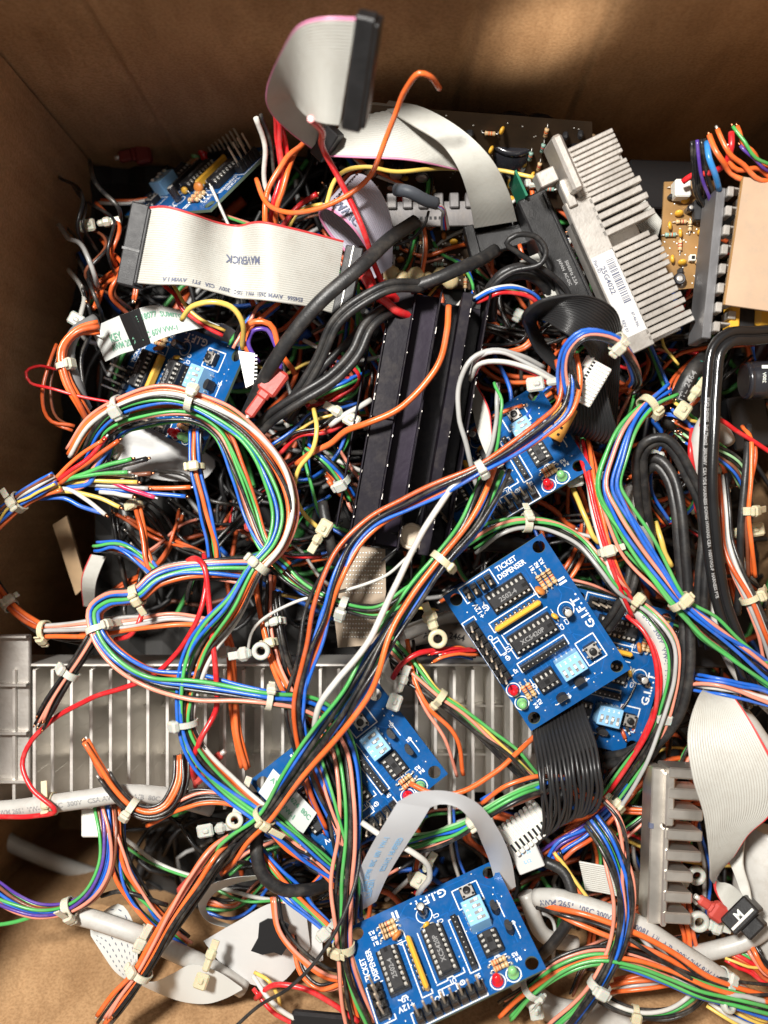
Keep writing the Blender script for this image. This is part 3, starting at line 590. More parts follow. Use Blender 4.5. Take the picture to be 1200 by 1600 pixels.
def big_cap(x, y, z, r_, h, ax, lab):
    m = MB(); o = P(x, y, z); A = np.array(ax, float); A /= np.linalg.norm(A); m.lathe(o, [(r_*.9, 0), (r_, .4), (r_, h-2.4), (r_*.94, h-1.9), (r_, h-1.4), (r_, h-.5), (r_*.88, h)], M_slvr, 32, A); m.lathe(o+A*h, [(r_*.86, -.1), (r_*.5, .05)], M_blkp, 24, A)
    tag(m.build('electrolytic_capacitor', None, o), lab, 'capacitor')
big_cap(792, 262, -20, 8.5, 17, (-.0, .3, .9), 'fat black capacitor in the shadow right of the grey ribbon arc')
big_cap(832, 240, -20, 6.2, 12, (.1, .35, .9), 'slimmer black capacitor behind the top corner of the comb heat sink')
m = MB(); F = Fr((902, 236), (936, 214), 0, 2); F.box(m, 0, 7, -3, 2, -5, 0, M_wood, .5); tag(m.build('wooden_block', None, F.o), 'little wooden block poking out behind the comb heat sink', 'block')
m = MB(); F = Fr((985, 248), (1095, 252), -14, -16); F.box(m, 0, 24, -16, 0, -6, 0, M_tape, .5); tag(m.build('dark_case', None, F.o), 'flat dark grey case lying against the back wall right of the comb heat sink', 'electronics case')
m = MB(); F = Fr((740, 372), (842, 345), -6, -6); F.box(m, 0, F.len, -6, 1, -3, 0, M_blkp, .4); F.box(m, -2.5, .8, -7, 4, -3, 1.5, M_blkp, .3); tag(m.build('ribbon_socket', None, F.o), 'black socket bar holding the lower end of the grey ribbon arc', 'connector')
# perforated plate
m = MB(); pl = Q(-3, (540, 850), (602, 858), (603, 925), (592, 998), (578, 1008), (528, 1012), (522, 960), (535, 905)); m.slab(pl, 1.0, M_perf)
for i in range(13):
    for j in range(20):
        x, y = 545+i*4.6-j*.45, 864+j*6.9
        if x < 598-(j > 9)*(j-9)*1.2 and not (j in (10, 11, 12)): m.lathe(P(x, y, -3), [(.32, .02), (.3, .1), (.1, .12)], M_metal, 6)
tag(m.build('perforated_plate', None, P(565, 930, -3)), 'tan perforated board with rows of dots below the black heat sink', 'perforated board')
m = MB(); m.slab(Q(4, (575, 1018), (602, 1003), (616, 1070), (606, 1062)), .4, M_alu2); tag(m.build('metal_strip', None, P(600, 1040, 4)), 'pointed thin grey metal strip touching the top of the middle ticket board', 'strip')
m = MB(); m.slab(Q(-30, (82, 820), (104, 806), (135, 915), (118, 930)), 2, M_wood); tag(m.build('wood_strip', None, P(110, 870, -30)), 'bare wooden slat leaning in the dark gap beside the left wall', 'wood strip')
m = MB(); F = Fr((1095, 1005), (1095, 960), -10, -10); F.box(m, -8, 8, -9, 2, -8, 0, M_blkp, .5); F.box(m, 2, 8, -6, -5, 0, .4, M_white, 0)
tag(m.build('relay', None, F.o), 'glossy black plastic block with white outline under the right hand wires', 'relay')
for (x, y), lb in zip(((1075, 655), (1170, 640), (725, 470)), ('flat black case under the wires beside the big capacitor', 'dark plate with a grey lip under the right edge capacitor', 'dark grey moulded frame to the right of the black heat sink top')):
    m = MB(); F = Fr((x-30, y+10), (x+30, y), -20, -20); F.box(m, 0, 13, -12, 6, -8, 0, M_tape, .6); tag(m.build('dark_case', None, F.o), lb, 'electronics case')

# ------------------------------------------------------------ ribbons and films
def ribbon(A, B, n, mt, name='ribbon', parent=None, edge=None, th=.55, amp=.28, org=None, sub=4, step=2.2, m=None):
    a = spline(PP(A), step); b = spline(PP(B), step); N = max(len(a), len(b), 12); a = resamp(a, N); b = resamp(b, N)
    T = np.gradient((a+b)/2, axis=0); W = b-a; Nn = np.cross(T, W); Nn /= np.linalg.norm(Nn, axis=1)[:, None]+1e-9
    k = n*sub+1; s = np.linspace(0, 1, k); cor = np.abs(np.sin(np.pi*s*n))*amp if amp else np.zeros(k)
    G = a[:, None]*(1-s)[None, :, None]+b[:, None]*s[None, :, None]; top = G+Nn[:, None]*cor[None, :, None]; bot = G-Nn[:, None]*(cor+th*.5)[None, :, None]
    mm = m or MB(); e = sub if edge else 0
    if edge: mm.grid(top[:, :e+1], edge); mm.grid(bot[:, :e+1], edge, flip=True)
    mm.grid(top[:, e:], mt); mm.grid(bot[:, e:], mt, flip=True)
    for i in (0, k-1): mm.grid(np.stack([top[:, i], bot[:, i]], 1), edge if (edge and i == 0) else mt, smooth=False)
    for i in (0, N-1): mm.grid(np.stack([top[i], bot[i]], 1), mt, smooth=False)
    def surf(u, v, h=.25):                       # u along 0..1, v across 0..1
        x = u*(N-1); i = int(min(N-2, max(0, x))); f = x-i; A_ = a[i]*(1-f)+a[i+1]*f; B_ = b[i]*(1-f)+b[i+1]*f; nn = Nn[i]; nn = nn if nn[2] > 0 else -nn
        return A_*(1-v)+B_*v+nn*(h+amp)
    surf.len = np.linalg.norm(np.diff((a+b)/2, axis=0), axis=1).sum(); surf.wid = np.linalg.norm(W, axis=1).mean()
    o = mm.build(name, parent, org) if m is None else None
    return o, surf
def text_on(surf, s, u, v, size, mt, parent, along=True, flip=False, name='printed_text', h=.3, mirror=1):
    g, f = glyphs(s); m = MB(); sg = -1 if flip else 1
    V = [surf(u+sg*x*size/surf.len, v-sg*mirror*y*size/surf.wid, h) if along else surf(u+sg*y*size/surf.len, v+sg*mirror*x*size/surf.wid, h) for x, y, _ in g]
    m.add(V, f, mt)
    return m.build(name, parent)
def rthing(name, label, cat, at, group=None): return thing(name, label, cat, P(*at), group)

# 1 tall folded grey ribbon at the back
t = rthing('ribbon_cable', 'grey ribbon cable with a tall black connector, folded up against the back wall', 'ribbon cable', (520, 140, 10))
ribbon([(556, 28, 82), (508, 27, 82), (470, 37, 78), (438, 84, 64), (416, 142, 44), (420, 172, 32), (450, 205, 18), (486, 232, 8)], [(530, 196, 62), (506, 193, 62), (486, 186, 58), (470, 172, 50), (462, 160, 38), (474, 160, 26), (500, 172, 14), (525, 185, 6)], 34, M_rib, 'ribbon', t, M_ribp)
F = Fr((541, 200), (564, 22), 63, 83); m = MB(); F.box(m, 0, F.len, -3.6, 1, -3.4, 1.4, M_blkp, .4); F.box(m, 1, F.len-1, -4.6, -3.2, -5, 1.0, M_blkp, .4); m.build('connector', t)
m = MB(); F = Fr((490, 245), (520, 198), 6, 12); F.box(m, 0, 10, -3, 2, -5, 0, M_blkp, .4)
for i in range(4): m.cyl(F.p(-.5+i*1.2, -1, -2), F.p(-2+i*1.2, -1.5, -2), .25, M_blkp, 6)
m.build('strain_clip', t)
t = rthing('ribbon_cable', 'wide grey ribbon arching over the back boards and down to a black socket bar', 'ribbon cable', (680, 230, 0))
ribbon([(505, 244, 4), (560, 247, 7), (640, 251, 9), (715, 266, 6)], [(545, 170, 2), (580, 160, 6), (625, 168, 9), (700, 205, 7)], 30, M_rib, 'ribbon', t, M_ribp)
ribbon([(600, 168, 8), (645, 196, 14), (690, 226, 17), (715, 262, 16), (732, 310, 8), (741, 356, -2)], [(608, 158, 7), (660, 168, 12), (725, 205, 17), (768, 248, 17), (795, 300, 9), (808, 345, -2)], 34, M_rib, 'ribbon', t)
# 2 MAVERICK ribbon
t = rthing('ribbon_cable', 'grey ribbon cable printed MAVERICK with black connectors at both ends', 'ribbon cable', (370, 400, 12))
_, sf = ribbon([(228, 324, 16), (262, 322, 21), (300, 333, 20), (340, 347, 11), (372, 352, 8), (394, 347, 14), (412, 346, 19), (440, 352, 18), (490, 364, 13), (536, 376, 8)],
               [(208, 442, 14), (245, 445, 19), (290, 446, 19), (335, 457, 15), (370, 466, 12), (395, 468, 16), (418, 470, 20), (445, 474, 18), (485, 480, 13), (520, 490, 8)], 34, M_rib, 'ribbon', t, M_ribr)
text_on(sf, 'MAVERICK', .53, .5, 2.5, M_ink, t, True, True, 'printed_text', .3)
text_on(sf, 'E54566   AWM 2651   VW-1   105C   300V   CSA   FT1   AWM I A', .5, .93, 1.3, M_ink, t, True, True, 'printed_text', .3)
F = Fr((197, 446), (222, 318), 15, 18); m = MB(); F.box(m, 0, F.len, -2.4, 3, -8, .6, M_chip, .4); F.box(m, F.len*.42, F.len*.45, -2.5, 3.1, -2, .8, M_tape, 0); F.box(m, 1, F.len-1, -3.2, -2.2, -6, 1.1, M_chip, .3); m.build('connector', t)
F = Fr((522, 494), (545, 385), 8, 8); m = MB(); F.box(m, 0, F.len, -4.6, .8, -5, 1.6, M_chip, .3); F.box(m, 0, F.len, -1.7, -1.4, 1.6, 1.9, M_metal, 0); m.build('connector', t)
# 3 lilac ribbon
t = rthing('ribbon_cable', 'short lilac ribbon cable looped over itself, marked 26AWG with a black dashed line', 'ribbon cable', (560, 330, 8))
_, sf = ribbon([(580, 440, -14), (550, 405, -10), (515, 368, -6), (498, 338, 0), (505, 326, 8), (522, 332, 14), (546, 352, 15), (572, 388, 8), (592, 430, -2)],
               [(618, 405, -14), (590, 350, -12), (560, 310, -10), (546, 285, -4), (556, 272, 8), (574, 276, 15), (598, 305, 17), (613, 350, 12), (612, 415, -2)], 20, M_ribv, 'ribbon', t, M_ribp)
text_on(sf, '26AWG', .64, .17, 2.6, M_ink, t, True, False, 'printed_text', .3); m = MB()
for k in range(14):
    v = .04+k*.068; m.add([sf(.535, v, .1), sf(.535, v+.04, .1), sf(.545, v+.045, .1), sf(.545, v+.005, .1)], [(0, 1, 2, 3)], M_tape)
m.build('marker_stripe', t)
# 4 curled black ribbon
t = rthing('ribbon_cable', 'wide black ribbon cable curled into a hood over a white wire connector', 'ribbon cable', (890, 560, 12))
ribbon([(872, 582, -2), (838, 548, 2), (822, 515, 10), (817, 492, 20), (842, 470, 27), (885, 460, 29), (925, 463, 27), (955, 478, 22), (967, 500, 14), (968, 540, 4), (966, 610, -4), (962, 690, -14)],
       [(915, 605, -10), (880, 575, -8), (850, 535, -4), (838, 505, 4), (850, 500, 19), (880, 520, 26), (912, 540, 25), (925, 570, 20), (915, 600, 10), (905, 640, 4), (898, 665, -2), (890, 655, -12)], 16, M_ribk, 'ribbon', t, None, amp=.5, sub=6)
ribbon([(892, 560, 8), (888, 590, 10), (885, 625, 8), (880, 655, 4), (872, 672, -2), (880, 640, -10)], [(940, 560, 8), (945, 590, 12), (955, 640, 12), (965, 680, 8), (950, 694, 0), (960, 650, -10)], 14, M_ribk, 'ribbon', t, None, amp=.5, sub=6)
F = Fr((905, 628), (940, 568), 20, 22); m = MB(); F.box(m, 0, F.len, -3.5, 3.6, -3, 0, M_white, .3)
for i in range(11): F.box(m, .9+i*(F.len-2)/10, 1.3+i*(F.len-2)/10, -3.0, 1.4, 0, .5, M_white, .1); F.box(m, .9+i*(F.len-2)/10, 1.5+i*(F.len-2)/10, 1.6, 2.6, -.2, .04, M_tape, 0)
F.box(m, -1.5, 1.5, 2.5, 5, -3, .4, M_white, .3); F.box(m, F.len-3, F.len+.5, 2.5, 4.6, -3, .4, M_white, .3)
tag(m.build('wire_connector', None, F.o), 'white many slotted wire connector in front of the curled black ribbon', 'connector')
F = Fr((862, 685), (888, 635), 9, 12); m = MB(); F.box(m, 0, F.len, -3.2, 3.0, -3, 0, M_ylw if False else mat('orange_plastic', (.72, .33, .06), .4), .3)
for i in range(5):
    for j in (-1.6, 1.4): F.box(m, 1.5+i*2.2, 2.3+i*2.2, j, j+.8, 0, .05, M_tape, 0)
tag(m.build('wire_connector', None, F.o), 'orange wire connector lying on the ticket board beside the black ribbon', 'connector')
# 5 black ribbon leaving the uncovered board, split into wires
t = rthing('ribbon_cable', 'glossy black ribbon cable from the uncovered ticket board, splitting into wires', 'ribbon cable', (885, 1190, 6))
EA = [(832, 1125, -6), (836, 1160, 4), (842, 1200, 11), (845, 1235, 13), (850, 1262, 10), (848, 1295, 4), (838, 1318, 1), (818, 1330, 0)]; EB = [(905, 1085, -6), (915, 1120, 5), (930, 1165, 13), (938, 1205, 17), (938, 1240, 15), (925, 1268, 10), (890, 1268, 5), (852, 1272, 2)]
m0 = np.array(EA, float); m1 = np.array(EB, float)
for i in range(15):
    s = i/14.; pth = m0*(1-s)+m1*s; r = random.Random(i)
    for j in range(3, 7): pth[j] += (r.uniform(-2.2, 2.2), r.uniform(-2.5, 2.5), r.uniform(-.8, .8))
    m = MB(); m.tube(spline([P(*p) for p in pth], 1.6), .58, M_ribk, 8); m.build('wire', t)
ribbon([(832, 1118, -7), (836, 1160, 3.8), (842, 1200, 10.8)], [(905, 1085, -7), (915, 1120, 4.8), (930, 1165, 12.8)], 15, M_ribk, 'ribbon', t, None, amp=.45, sub=6)
F = Fr((792, 1318), (852, 1272), 3, 3); m = MB()
for i in range(9):
    x = i*F.len/9; F.box(m, x+.15, x+1.5, -5.5, 4.8, -3.4, .2, M_white, .3); F.box(m, x+.4, x+1.1, -3.8, -1.0, .2, .3, M_tape, 0)
F.box(m, 0, F.len, -4, 3.5, -3.2, -.4, M_white, .2); m.build('connector', t)
F = Fr((812, 1362), (856, 1345), -2, -1); m = MB(); F.box(m, 0, 8.4, 0, 9.5, -4, 3, M_paper, .3); F.text(m, '3 4  26', 4, 6.2, 3.04, 1.2, 0, M_dsw); F.text(m, 'L12', 4, 3.4, 3.04, 1.2, 0, M_dsw)
tag(m.build('plug_block', None, F.o), 'square white plug with faint blue print under the nine way connector', 'connector')
# 6 wide grey ribbon, right
t = rthing('ribbon_cable', 'broad pale grey ribbon cable twisting down the right side to a black connector', 'ribbon cable', (1130, 1250, 12))
ribbon([(1120, 1066, 2), (1150, 1095, 14), (1186, 1150, 20), (1216, 1215, 22), (1206, 1268, 20), (1170, 1300, 17), (1145, 1336, 13), (1122, 1362, 9), (1118, 1392, 6), (1128, 1412, 8), (1142, 1430, 12)],
       [(1108, 1070, 2), (1088, 1095, 15), (1074, 1150, 23), (1082, 1215, 25), (1098, 1268, 23), (1106, 1320, 19), (1109, 1355, 14), (1112, 1378, 7), (1136, 1380, 2), (1154, 1392, 6), (1170, 1412, 12)], 30, M_rib, 'ribbon', t, M_ribr, amp=.38)
ribbon([(1136, 1340, 4), (1150, 1372, 6), (1160, 1398, 8), (1172, 1412, 11)], [(1166, 1302, 4), (1160, 1350, 8), (1170, 1385, 10), (1172, 1408, 12)], 12, M_rib, 'ribbon', t, None)
F = Fr((1130, 1443), (1168, 1405), 12, 14, -35); m = MB(); F.box(m, 0, F.len, -4.5, 1.5, -7, 0, M_blkp, .5); F.box(m, .8, F.len-.8, -3.2, -2.4, 0, .5, M_white, .1); F.box(m, 2, F.len-2, -8, -4.3, -6, -1, M_blkp, .5); F.text(m, 'M', F.len*.5, -1.2, .04, 2.4, 0, M_white); m.build('connector', t)
for A_, B_, lb in (([(1002, 305, -6), (1035, 345, -6)], [(975, 345, -8), (1025, 378, -8)], 'piece of grey ribbon showing between comb heat sink and amber board'),
                   ([(812, 408, 0), (850, 460, 0), (878, 500, -2)], [(842, 395, 0), (872, 430, 0), (900, 480, -2)], 'grey ribbon running beneath the loop of thin black cable'),
                   ([(905, 1345, -12), (960, 1355, -9), (1015, 1365, -12)], [(915, 1390, -14), (965, 1400, -11), (1012, 1420, -14)], 'grey ribbon lying left of the toothed heat sink'),
                   ([(745, 600, -4), (765, 640, 0), (772, 690, 2), (788, 725, 0)], [(738, 632, -4), (745, 670, -1), (757, 705, 1), (770, 735, 0)], 'narrow white ribbon with a red edge beside the black heat sink'),
                   ([(130, 945, -24), (128, 900, -14), (142, 866, -14)], [(148, 948, -24), (152, 905, -14), (166, 870, -14)], 'end of grey ribbon standing up beside the wooden slat')):
    t = rthing('ribbon_cable', lb, 'ribbon cable', A_[1]); ribbon(A_, B_, 14, M_rib, 'ribbon', t, M_ribr if 'red' in lb or 'end of' in lb else None)
# films
def film(label, name, A, B, mt=None, txt=(), band=None, th=.16, cat='film cable'):
    t = rthing(name, label, cat, A[len(A)//2]); _, s = ribbon(A, B, 10, mt or M_ffc, 'film', t, None, th=th, amp=.0, sub=1)
    for tx, u, v, sz, ink in txt: text_on(s, tx, u, v, sz, ink, t, True, False, 'printed_text', .3)
    if band:
        m = MB(); m.add([s(band[0]+(band[1]-band[0])*i/6, v, .3) for i in range(7) for v in (0, 1)], [(2*i, 2*i+1, 2*i+3, 2*i+2) for i in range(6)], M_tape); m.build('black_band', t)
    return t, s
film('white film cable with one black band and pale green print, upper left', 'film_cable', [(142, 513, -10), (170, 500, -4), (200, 488, -1), (238, 477, 0), (290, 488, 0), (345, 509, -2)], [(165, 565, -12), (190, 553, -8), (220, 544, -5), (255, 528, -3), (302, 515, -2), (347, 508, -2)], None,
     [('AWM 20624 80C 60V VW-1', .4, .75, 1.6, M_inkg), ('E118077  SUMITOMO-F', .62, .25, 1.5, M_inkg), ('KEY', .2, .5, 2, M_inkg)], (.30, .45))
film('pale underside of film folding down over the corner of the banded film board', 'film_cable', [(330, 505, -4), (350, 506, -6), (378, 528, -12), (388, 565, -20)], [(320, 520, -14), (340, 530, -18), (360, 548, -24), (374, 580, -28)], M_ffct)
film('frosted film cable arched above the bottom ticket board', 'film_cable', [(556, 1428, 4), (558, 1372, 12), (578, 1325, 20), (600, 1288, 25), (622, 1252, 28)], [(588, 1408, 4), (606, 1368, 12), (632, 1325, 20), (655, 1290, 25), (672, 1262, 28)], M_ffct,
     [('AWM 20798  80C  60V  VW-1', .45, .3, 1.6, M_dsw), ('E221612  HI-SPEED', .55, .7, 1.6, M_dsw), ('LL84201', .2, .5, 2, M_dsw)])
film('thin frosted film bending down to the right behind the bottom ticket board', 'film_cable', [(621, 1253, 28), (650, 1238, 30), (700, 1236, 30), (742, 1252, 26), (775, 1290, 18), (798, 1340, 8), (806, 1385, 0)], [(671, 1262, 28), (690, 1256, 29), (715, 1262, 28), (738, 1285, 24), (752, 1315, 16), (766, 1350, 6), (778, 1400, 0)], M_ffct)
t, s = film('white film with rows of blue dashes at the lower left of the heap', 'film_cable', [(140, 1440, -8), (188, 1412, -6), (213, 1455, -5), (215, 1500, -6), (214, 1530, -10)], [(142, 1462, -8), (160, 1490, -8), (180, 1518, -9), (200, 1532, -10), (212, 1534, -12)])
m = MB(); r = random.Random(9)
for i in range(7):
    for j in range(11):
        u, v = .08+j*.075+i*.008, .08+i*.13
        m.add([s(u, v, .25), s(u+.03, v+.005, .25), s(u+.03, v+.025, .25), s(u, v+.02, .25)], [(0, 1, 2, 3)], M_ink)
m.build('printed_dashes', t)
film('broad white film curving across the bottom of the heap under the wire tails', 'film_cable', [(212, 1530, -10), (240, 1534, -4), (272, 1520, 0), (300, 1507, 2), (340, 1518, 2), (378, 1543, 0)], [(222, 1540, -12), (258, 1556, -8), (290, 1566, -5), (325, 1568, -3), (352, 1560, -2), (379, 1546, 0)])
film('ring of white film standing on edge at the lower left', 'film_cable', [(402, 1368, 6), (362, 1372, 8), (325, 1385, 8), (310, 1412, 6), (325, 1440, 0), (368, 1452, -6)], [(402, 1374, -2), (365, 1382, -2), (335, 1396, -2), (322, 1415, -2), (334, 1435, -8), (370, 1447, -10)])
film('short white film with green print lying across the middle ticket board', 'film_cable', [(427, 1201, 11), (455, 1228, 12), (495, 1270, 11)], [(404, 1238, 10), (432, 1266, 11), (470, 1308, 9)], None, [('AWM 20624  80C', .5, .3, 1.7, M_inkg), ('60V  VW-1', .45, .7, 1.7, M_inkg)])
film('crumpled white sheet under the cut wire ends on the left', 'paper_sheet', [(170, 700, -26), (210, 672, -30), (250, 660, -33), (300, 678, -34), (335, 715, -34)], [(198, 735, -26), (240, 748, -26), (290, 752, -28), (320, 748, -30), (336, 730, -32)], M_paper, cat='paper')
t, s = film('torn white sheet carrying a patch of black tape, lower left', 'paper_sheet', [(318, 1470, -6), (370, 1440, -2), (430, 1410, 0), (478, 1425, -4)], [(352, 1515, -8), (400, 1540, -8), (440, 1535, -6), (485, 1480, -8)], M_paper, cat='paper')
m = MB(); m.slab(Q(3, (405, 1443), (418, 1436), (440, 1438), (452, 1445), (447, 1462), (450, 1478), (440, 1493), (428, 1488), (410, 1492), (392, 1486), (403, 1466)), .6, M_tape)
m.build('tape_patch', t)
film('grey white card standing at the bottom centre between wires and board', 'paper_sheet', [(480, 1385, -12), (500, 1440, -8), (505, 1500, -8)], [(440, 1400, -14), (455, 1470, -12), (470, 1520, -12)], M_paper, cat='paper')
# ------------------------------------------------------------ wires, bundles, ties
def vnoise(r, n, k):                      # smooth random curve with about k bends
    c = [r.uniform(-1, 1) for _ in range(max(3, k)+1)]; x = np.linspace(0, len(c)-1.001, n); i = x.astype(int); f = x-i; f = f*f*(3-2*f); c = np.array(c+[0]); return c[i]*(1-f)+c[i+1]*f
def nearest(p, px, py):
    k = 5*HC/(HC-p[:, 2]); d = (600+p[:, 0]*k-px)**2+(800-p[:, 1]*k-py)**2; return int(d.argmin())
def tie(o, T, S, V, r, parent, kind='z', seed=0, ang=None, name='cable_tie'):
    """nylon cable tie round a bundle of radius r: strap, head, cut tail; kind m adds the screw eye"""
    rr = random.Random(seed+int(abs(o[0])*13+abs(o[1])*7)); M_nylon = rr.choice(M_nyl); m = MB(); a0 = rr.uniform(-1.2, 1.2) if ang is None else ang; w_ = rr.choice((.9, 1.1, 1.25)); n = 26
    a = np.linspace(0, 2*math.pi, n+1); G = []
    for t in a:
        d = S*math.cos(t)+V*math.sin(t); G.append([o+d*r-T*w_, o+d*(r+.45)-T*w_*.96, o+d*(r+.45)+T*w_*.96, o+d*r+T*w_])
    m.grid(np.array(G), M_nylon, closed=True, smooth=False)
    d = S*math.sin(a0)+V*math.cos(a0); q = np.cross(T, d)
    hs = rr.uniform(.75, 1.); m.box(o+d*(r+1.1*hs), (3.6*hs, 3.9*hs, 2.5*hs), M_nylon, T, q, d, bev=.6); m.box(o+d*(r+1.1)+q*2.3, (2.6, 1.2, 1.3), M_nylon, T, q, d, bev=.3)
    l = rr.choice((0, 0, .8, 1.5, 3, 5)) 
    if l: m.box(o+d*(r+1.2)-q*(1.9+l/2), (2.0, l, .5), M_nylon, T, q, d, bev=.15)
    if kind == 'm':
        e = o+d*(r+1.0)+q*1.6; m.box(e+q*2.0, (3.0, 4.6, 1.3), M_nylon, T, q, d, bev=.4)
        c = e+q*5.6; a = np.linspace(0, 2*math.pi, 25); X, Y = T, q
        m.grid(np.array([[c+(X*math.cos(t)+Y*math.sin(t))*R_+d*h for R_, h in ((1.2, -1.0), (2.3, -1.0), (2.5, -.7), (2.5, .7), (2.3, 1.0), (1.4, 1.0), (1.2, .8))] for t in a]), M_nylon, closed=True)
    return m.build(name, parent)
GREY_T = 'AWM 2651  VW-1  105C  300V   CSA AWM I/II A/B  80C  FT1   E101090'
NW = [0]
def harness(label, path, cols, rad=.85, ties=(), loose=1.35, twist=.02, seed=0, cat='wire bundle', group=None, name='wire_bundle', cut=(0, 0), fan=0, n=8, packs=None):
    """several wires running together; ties = ((x, y, kind), ...) in photograph pixels"""
    c = spline(PP(path), 1.9); N = len(c); T, S, V = frames(c); r = random.Random(seed*31+len(path)*7+int(path[0][0])); nw = len(cols)
    if nw >= 4: cols = cols+''.join(r.choice('k'+(cols.replace('o', '').replace('p', '').replace('O', '').replace('w', '') or 'k')) for _ in range(max(1, int(nw*.6)))); nw = len(cols)
    org = c[N//2]; multi = nw > 1; t = thing(name, label, cat, org, group) if multi else None
    pos = [(0, 0)] if nw == 1 else []
    if multi:                                 # hexagonal packing
        cand = sorted([((i+.5*(j % 2))*1.0, j*.87) for i in range(-4, 5) for j in range(-4, 5)], key=lambda q: (q[0]-.25)**2+(q[1]-.2)**2+r.random()*.05)[:nw]
        r.shuffle(cand); mx, my = sum(q[0] for q in cand)/nw, sum(q[1] for q in cand)/nw; pos = [(x-mx, y-my) for x, y in cand]
    lo = np.full(N, 1.0)*loose; ti = [(nearest(c, x, y), k) for x, y, k in ties]; idx = np.arange(N)
    lo = lo*(1+.22*vnoise(r, N, N//9))
    for k, _ in ti: lo = 1+(lo-1)*(1-np.exp(-((idx-k)/7.0)**2))
    if fan: lo = lo+fan*(idx/N)**3
    L_ = idx*1.9; br = 0
    for i, (cl, (x, y)) in enumerate(zip(cols, pos)):
        rw = rad*(1 if cl in 'oOrwa' or not multi else .76)*r.uniform(.88, 1.05)
        tw = twist*L_+.5*vnoise(r, N, max(3, N//14)) if multi else np.zeros(N); a = lo*rad*1.68
        jx, jy = (vnoise(r, N, max(3, N//8))*.32*(lo-1)*rad*2.4+vnoise(r, N, 4)*(lo-1)*rad*1.8 for _ in (0, 1)) if multi else (vnoise(r, N, max(3, N//6))*.35+vnoise(r, N, max(3, N//3))*.1, vnoise(r, N, max(3, N//6))*.35)
        px, py = (x*np.cos(tw)-y*np.sin(tw))*a+jx, (x*np.sin(tw)+y*np.cos(tw))*a+jy; br = max(br, math.hypot(x, y)*rad*1.68+rad*.85)
        q = c+S*px[:, None]+V*py[:, None]; e0, e1 = 0, N
        if cut[0]: e0 = int(r.random()*cut[0])
        if cut[1]: e1 = N-int(r.random()*cut[1])
        q = q[e0:e1]; m = MB(); m.tube(q, rw, wm(cl), n)
        for f, g in ((cut[0], (q[0], q[0]-q[1])), (cut[1], (q[-1], q[-1]-q[-2]))):
            if f: d = g[1]/np.linalg.norm(g[1]); m.cyl(g[0], g[0]+d*1.1, rw*.5, M_copper if r.random() < .5 else M_metal, 7)
        if multi: m.build('wire', t)
        else: t = tag(m.build(name, None, org), label, cat, group)
        NW[0] += 1
    for j, (k, kind) in enumerate(ti): tie(c[k], T[k], S[k], V[k], br+.1 if multi else rad+.15, t, kind, seed*5+j)
    return t
def wire(label, path, cl, rad=.8, group=None, ties=(), cut=(0, 0), name='loose_wire', cat='wire'):
    t = harness(label, path, cl, rad, (), 1, 0, len(path), cat, group, name, cut)
    for j, (x, y, k) in enumerate(ties):
        c = spline(PP(path), 1.9); T, S, V = frames(c); i = nearest(c, x, y); o = tie(c[i], T[i], S[i], V[i], rad+.1, None, k, j); 
    return t
def cable(label, path, mt, rad, flat=1., ties=(), text=None, twin=False, name='cable', size=1.5, col=None, side=0.0, vein=None):
    if mt is M_cable: rad = rad*.88
    c = spline(PP(path), 1.9); N = len(c); T, S, V = frames(c); org = c[N//2]; r = random.Random(int(path[0][0])+N); t = thing(name, label, 'cable', org)
    j = vnoise(r, N, max(4, N//8))[:, None]*.25; c = c+S*j
    for s in ((-1, 1) if twin else (0,)):
        m = MB(); m.tube(c+S*s*rad*.93, rad, mt, 12 if rad > 1 else 8, flat=flat); m.build('conductor' if twin else 'jacket', t)
    if twin: m = MB(); m.tube(c, rad*.55, mt, 6); m.build('web', t)
    if text:
        g, f = glyphs(text); g = g*size; ln = g[:, 0].max()-g[:, 0].min(); d = np.concatenate([[0], np.cumsum(np.linalg.norm(np.diff(c, axis=0), axis=1))]); m = MB(); base = c+(S*rad*.93 if twin else 0)
        up = np.array([0, 0, 1.]); out = []
        for x, y, _ in g:
            u = min(max((x-g[:, 0].min())/ln*(d[-1]*.94)+d[-1]*.03, 0), d[-1]-.01) if ln > d[-1]*.94 else x+d[-1]/2
            k = min(N-2, int(np.searchsorted(d, u, 'right')-1)); fr = (u-d[k])/max(1e-6, d[k+1]-d[k]); o = base[k]*(1-fr)+base[k+1]*fr
            q = np.cross(up, T[k]); q /= np.linalg.norm(q)+1e-9; th = y/rad+side; out.append(o+(q*math.sin(th)+np.cross(T[k], q)*math.cos(th))*(rad+.04))
        m.add(out, f, col or M_mark); m.build('printed_text', t)
    for q, (x, y, k) in enumerate(ties): i = nearest(c, x, y); tie(c[i], T[i], S[i], V[i], rad*(1.9 if twin else 1)+.15, t, k, q+int(x))
    return t

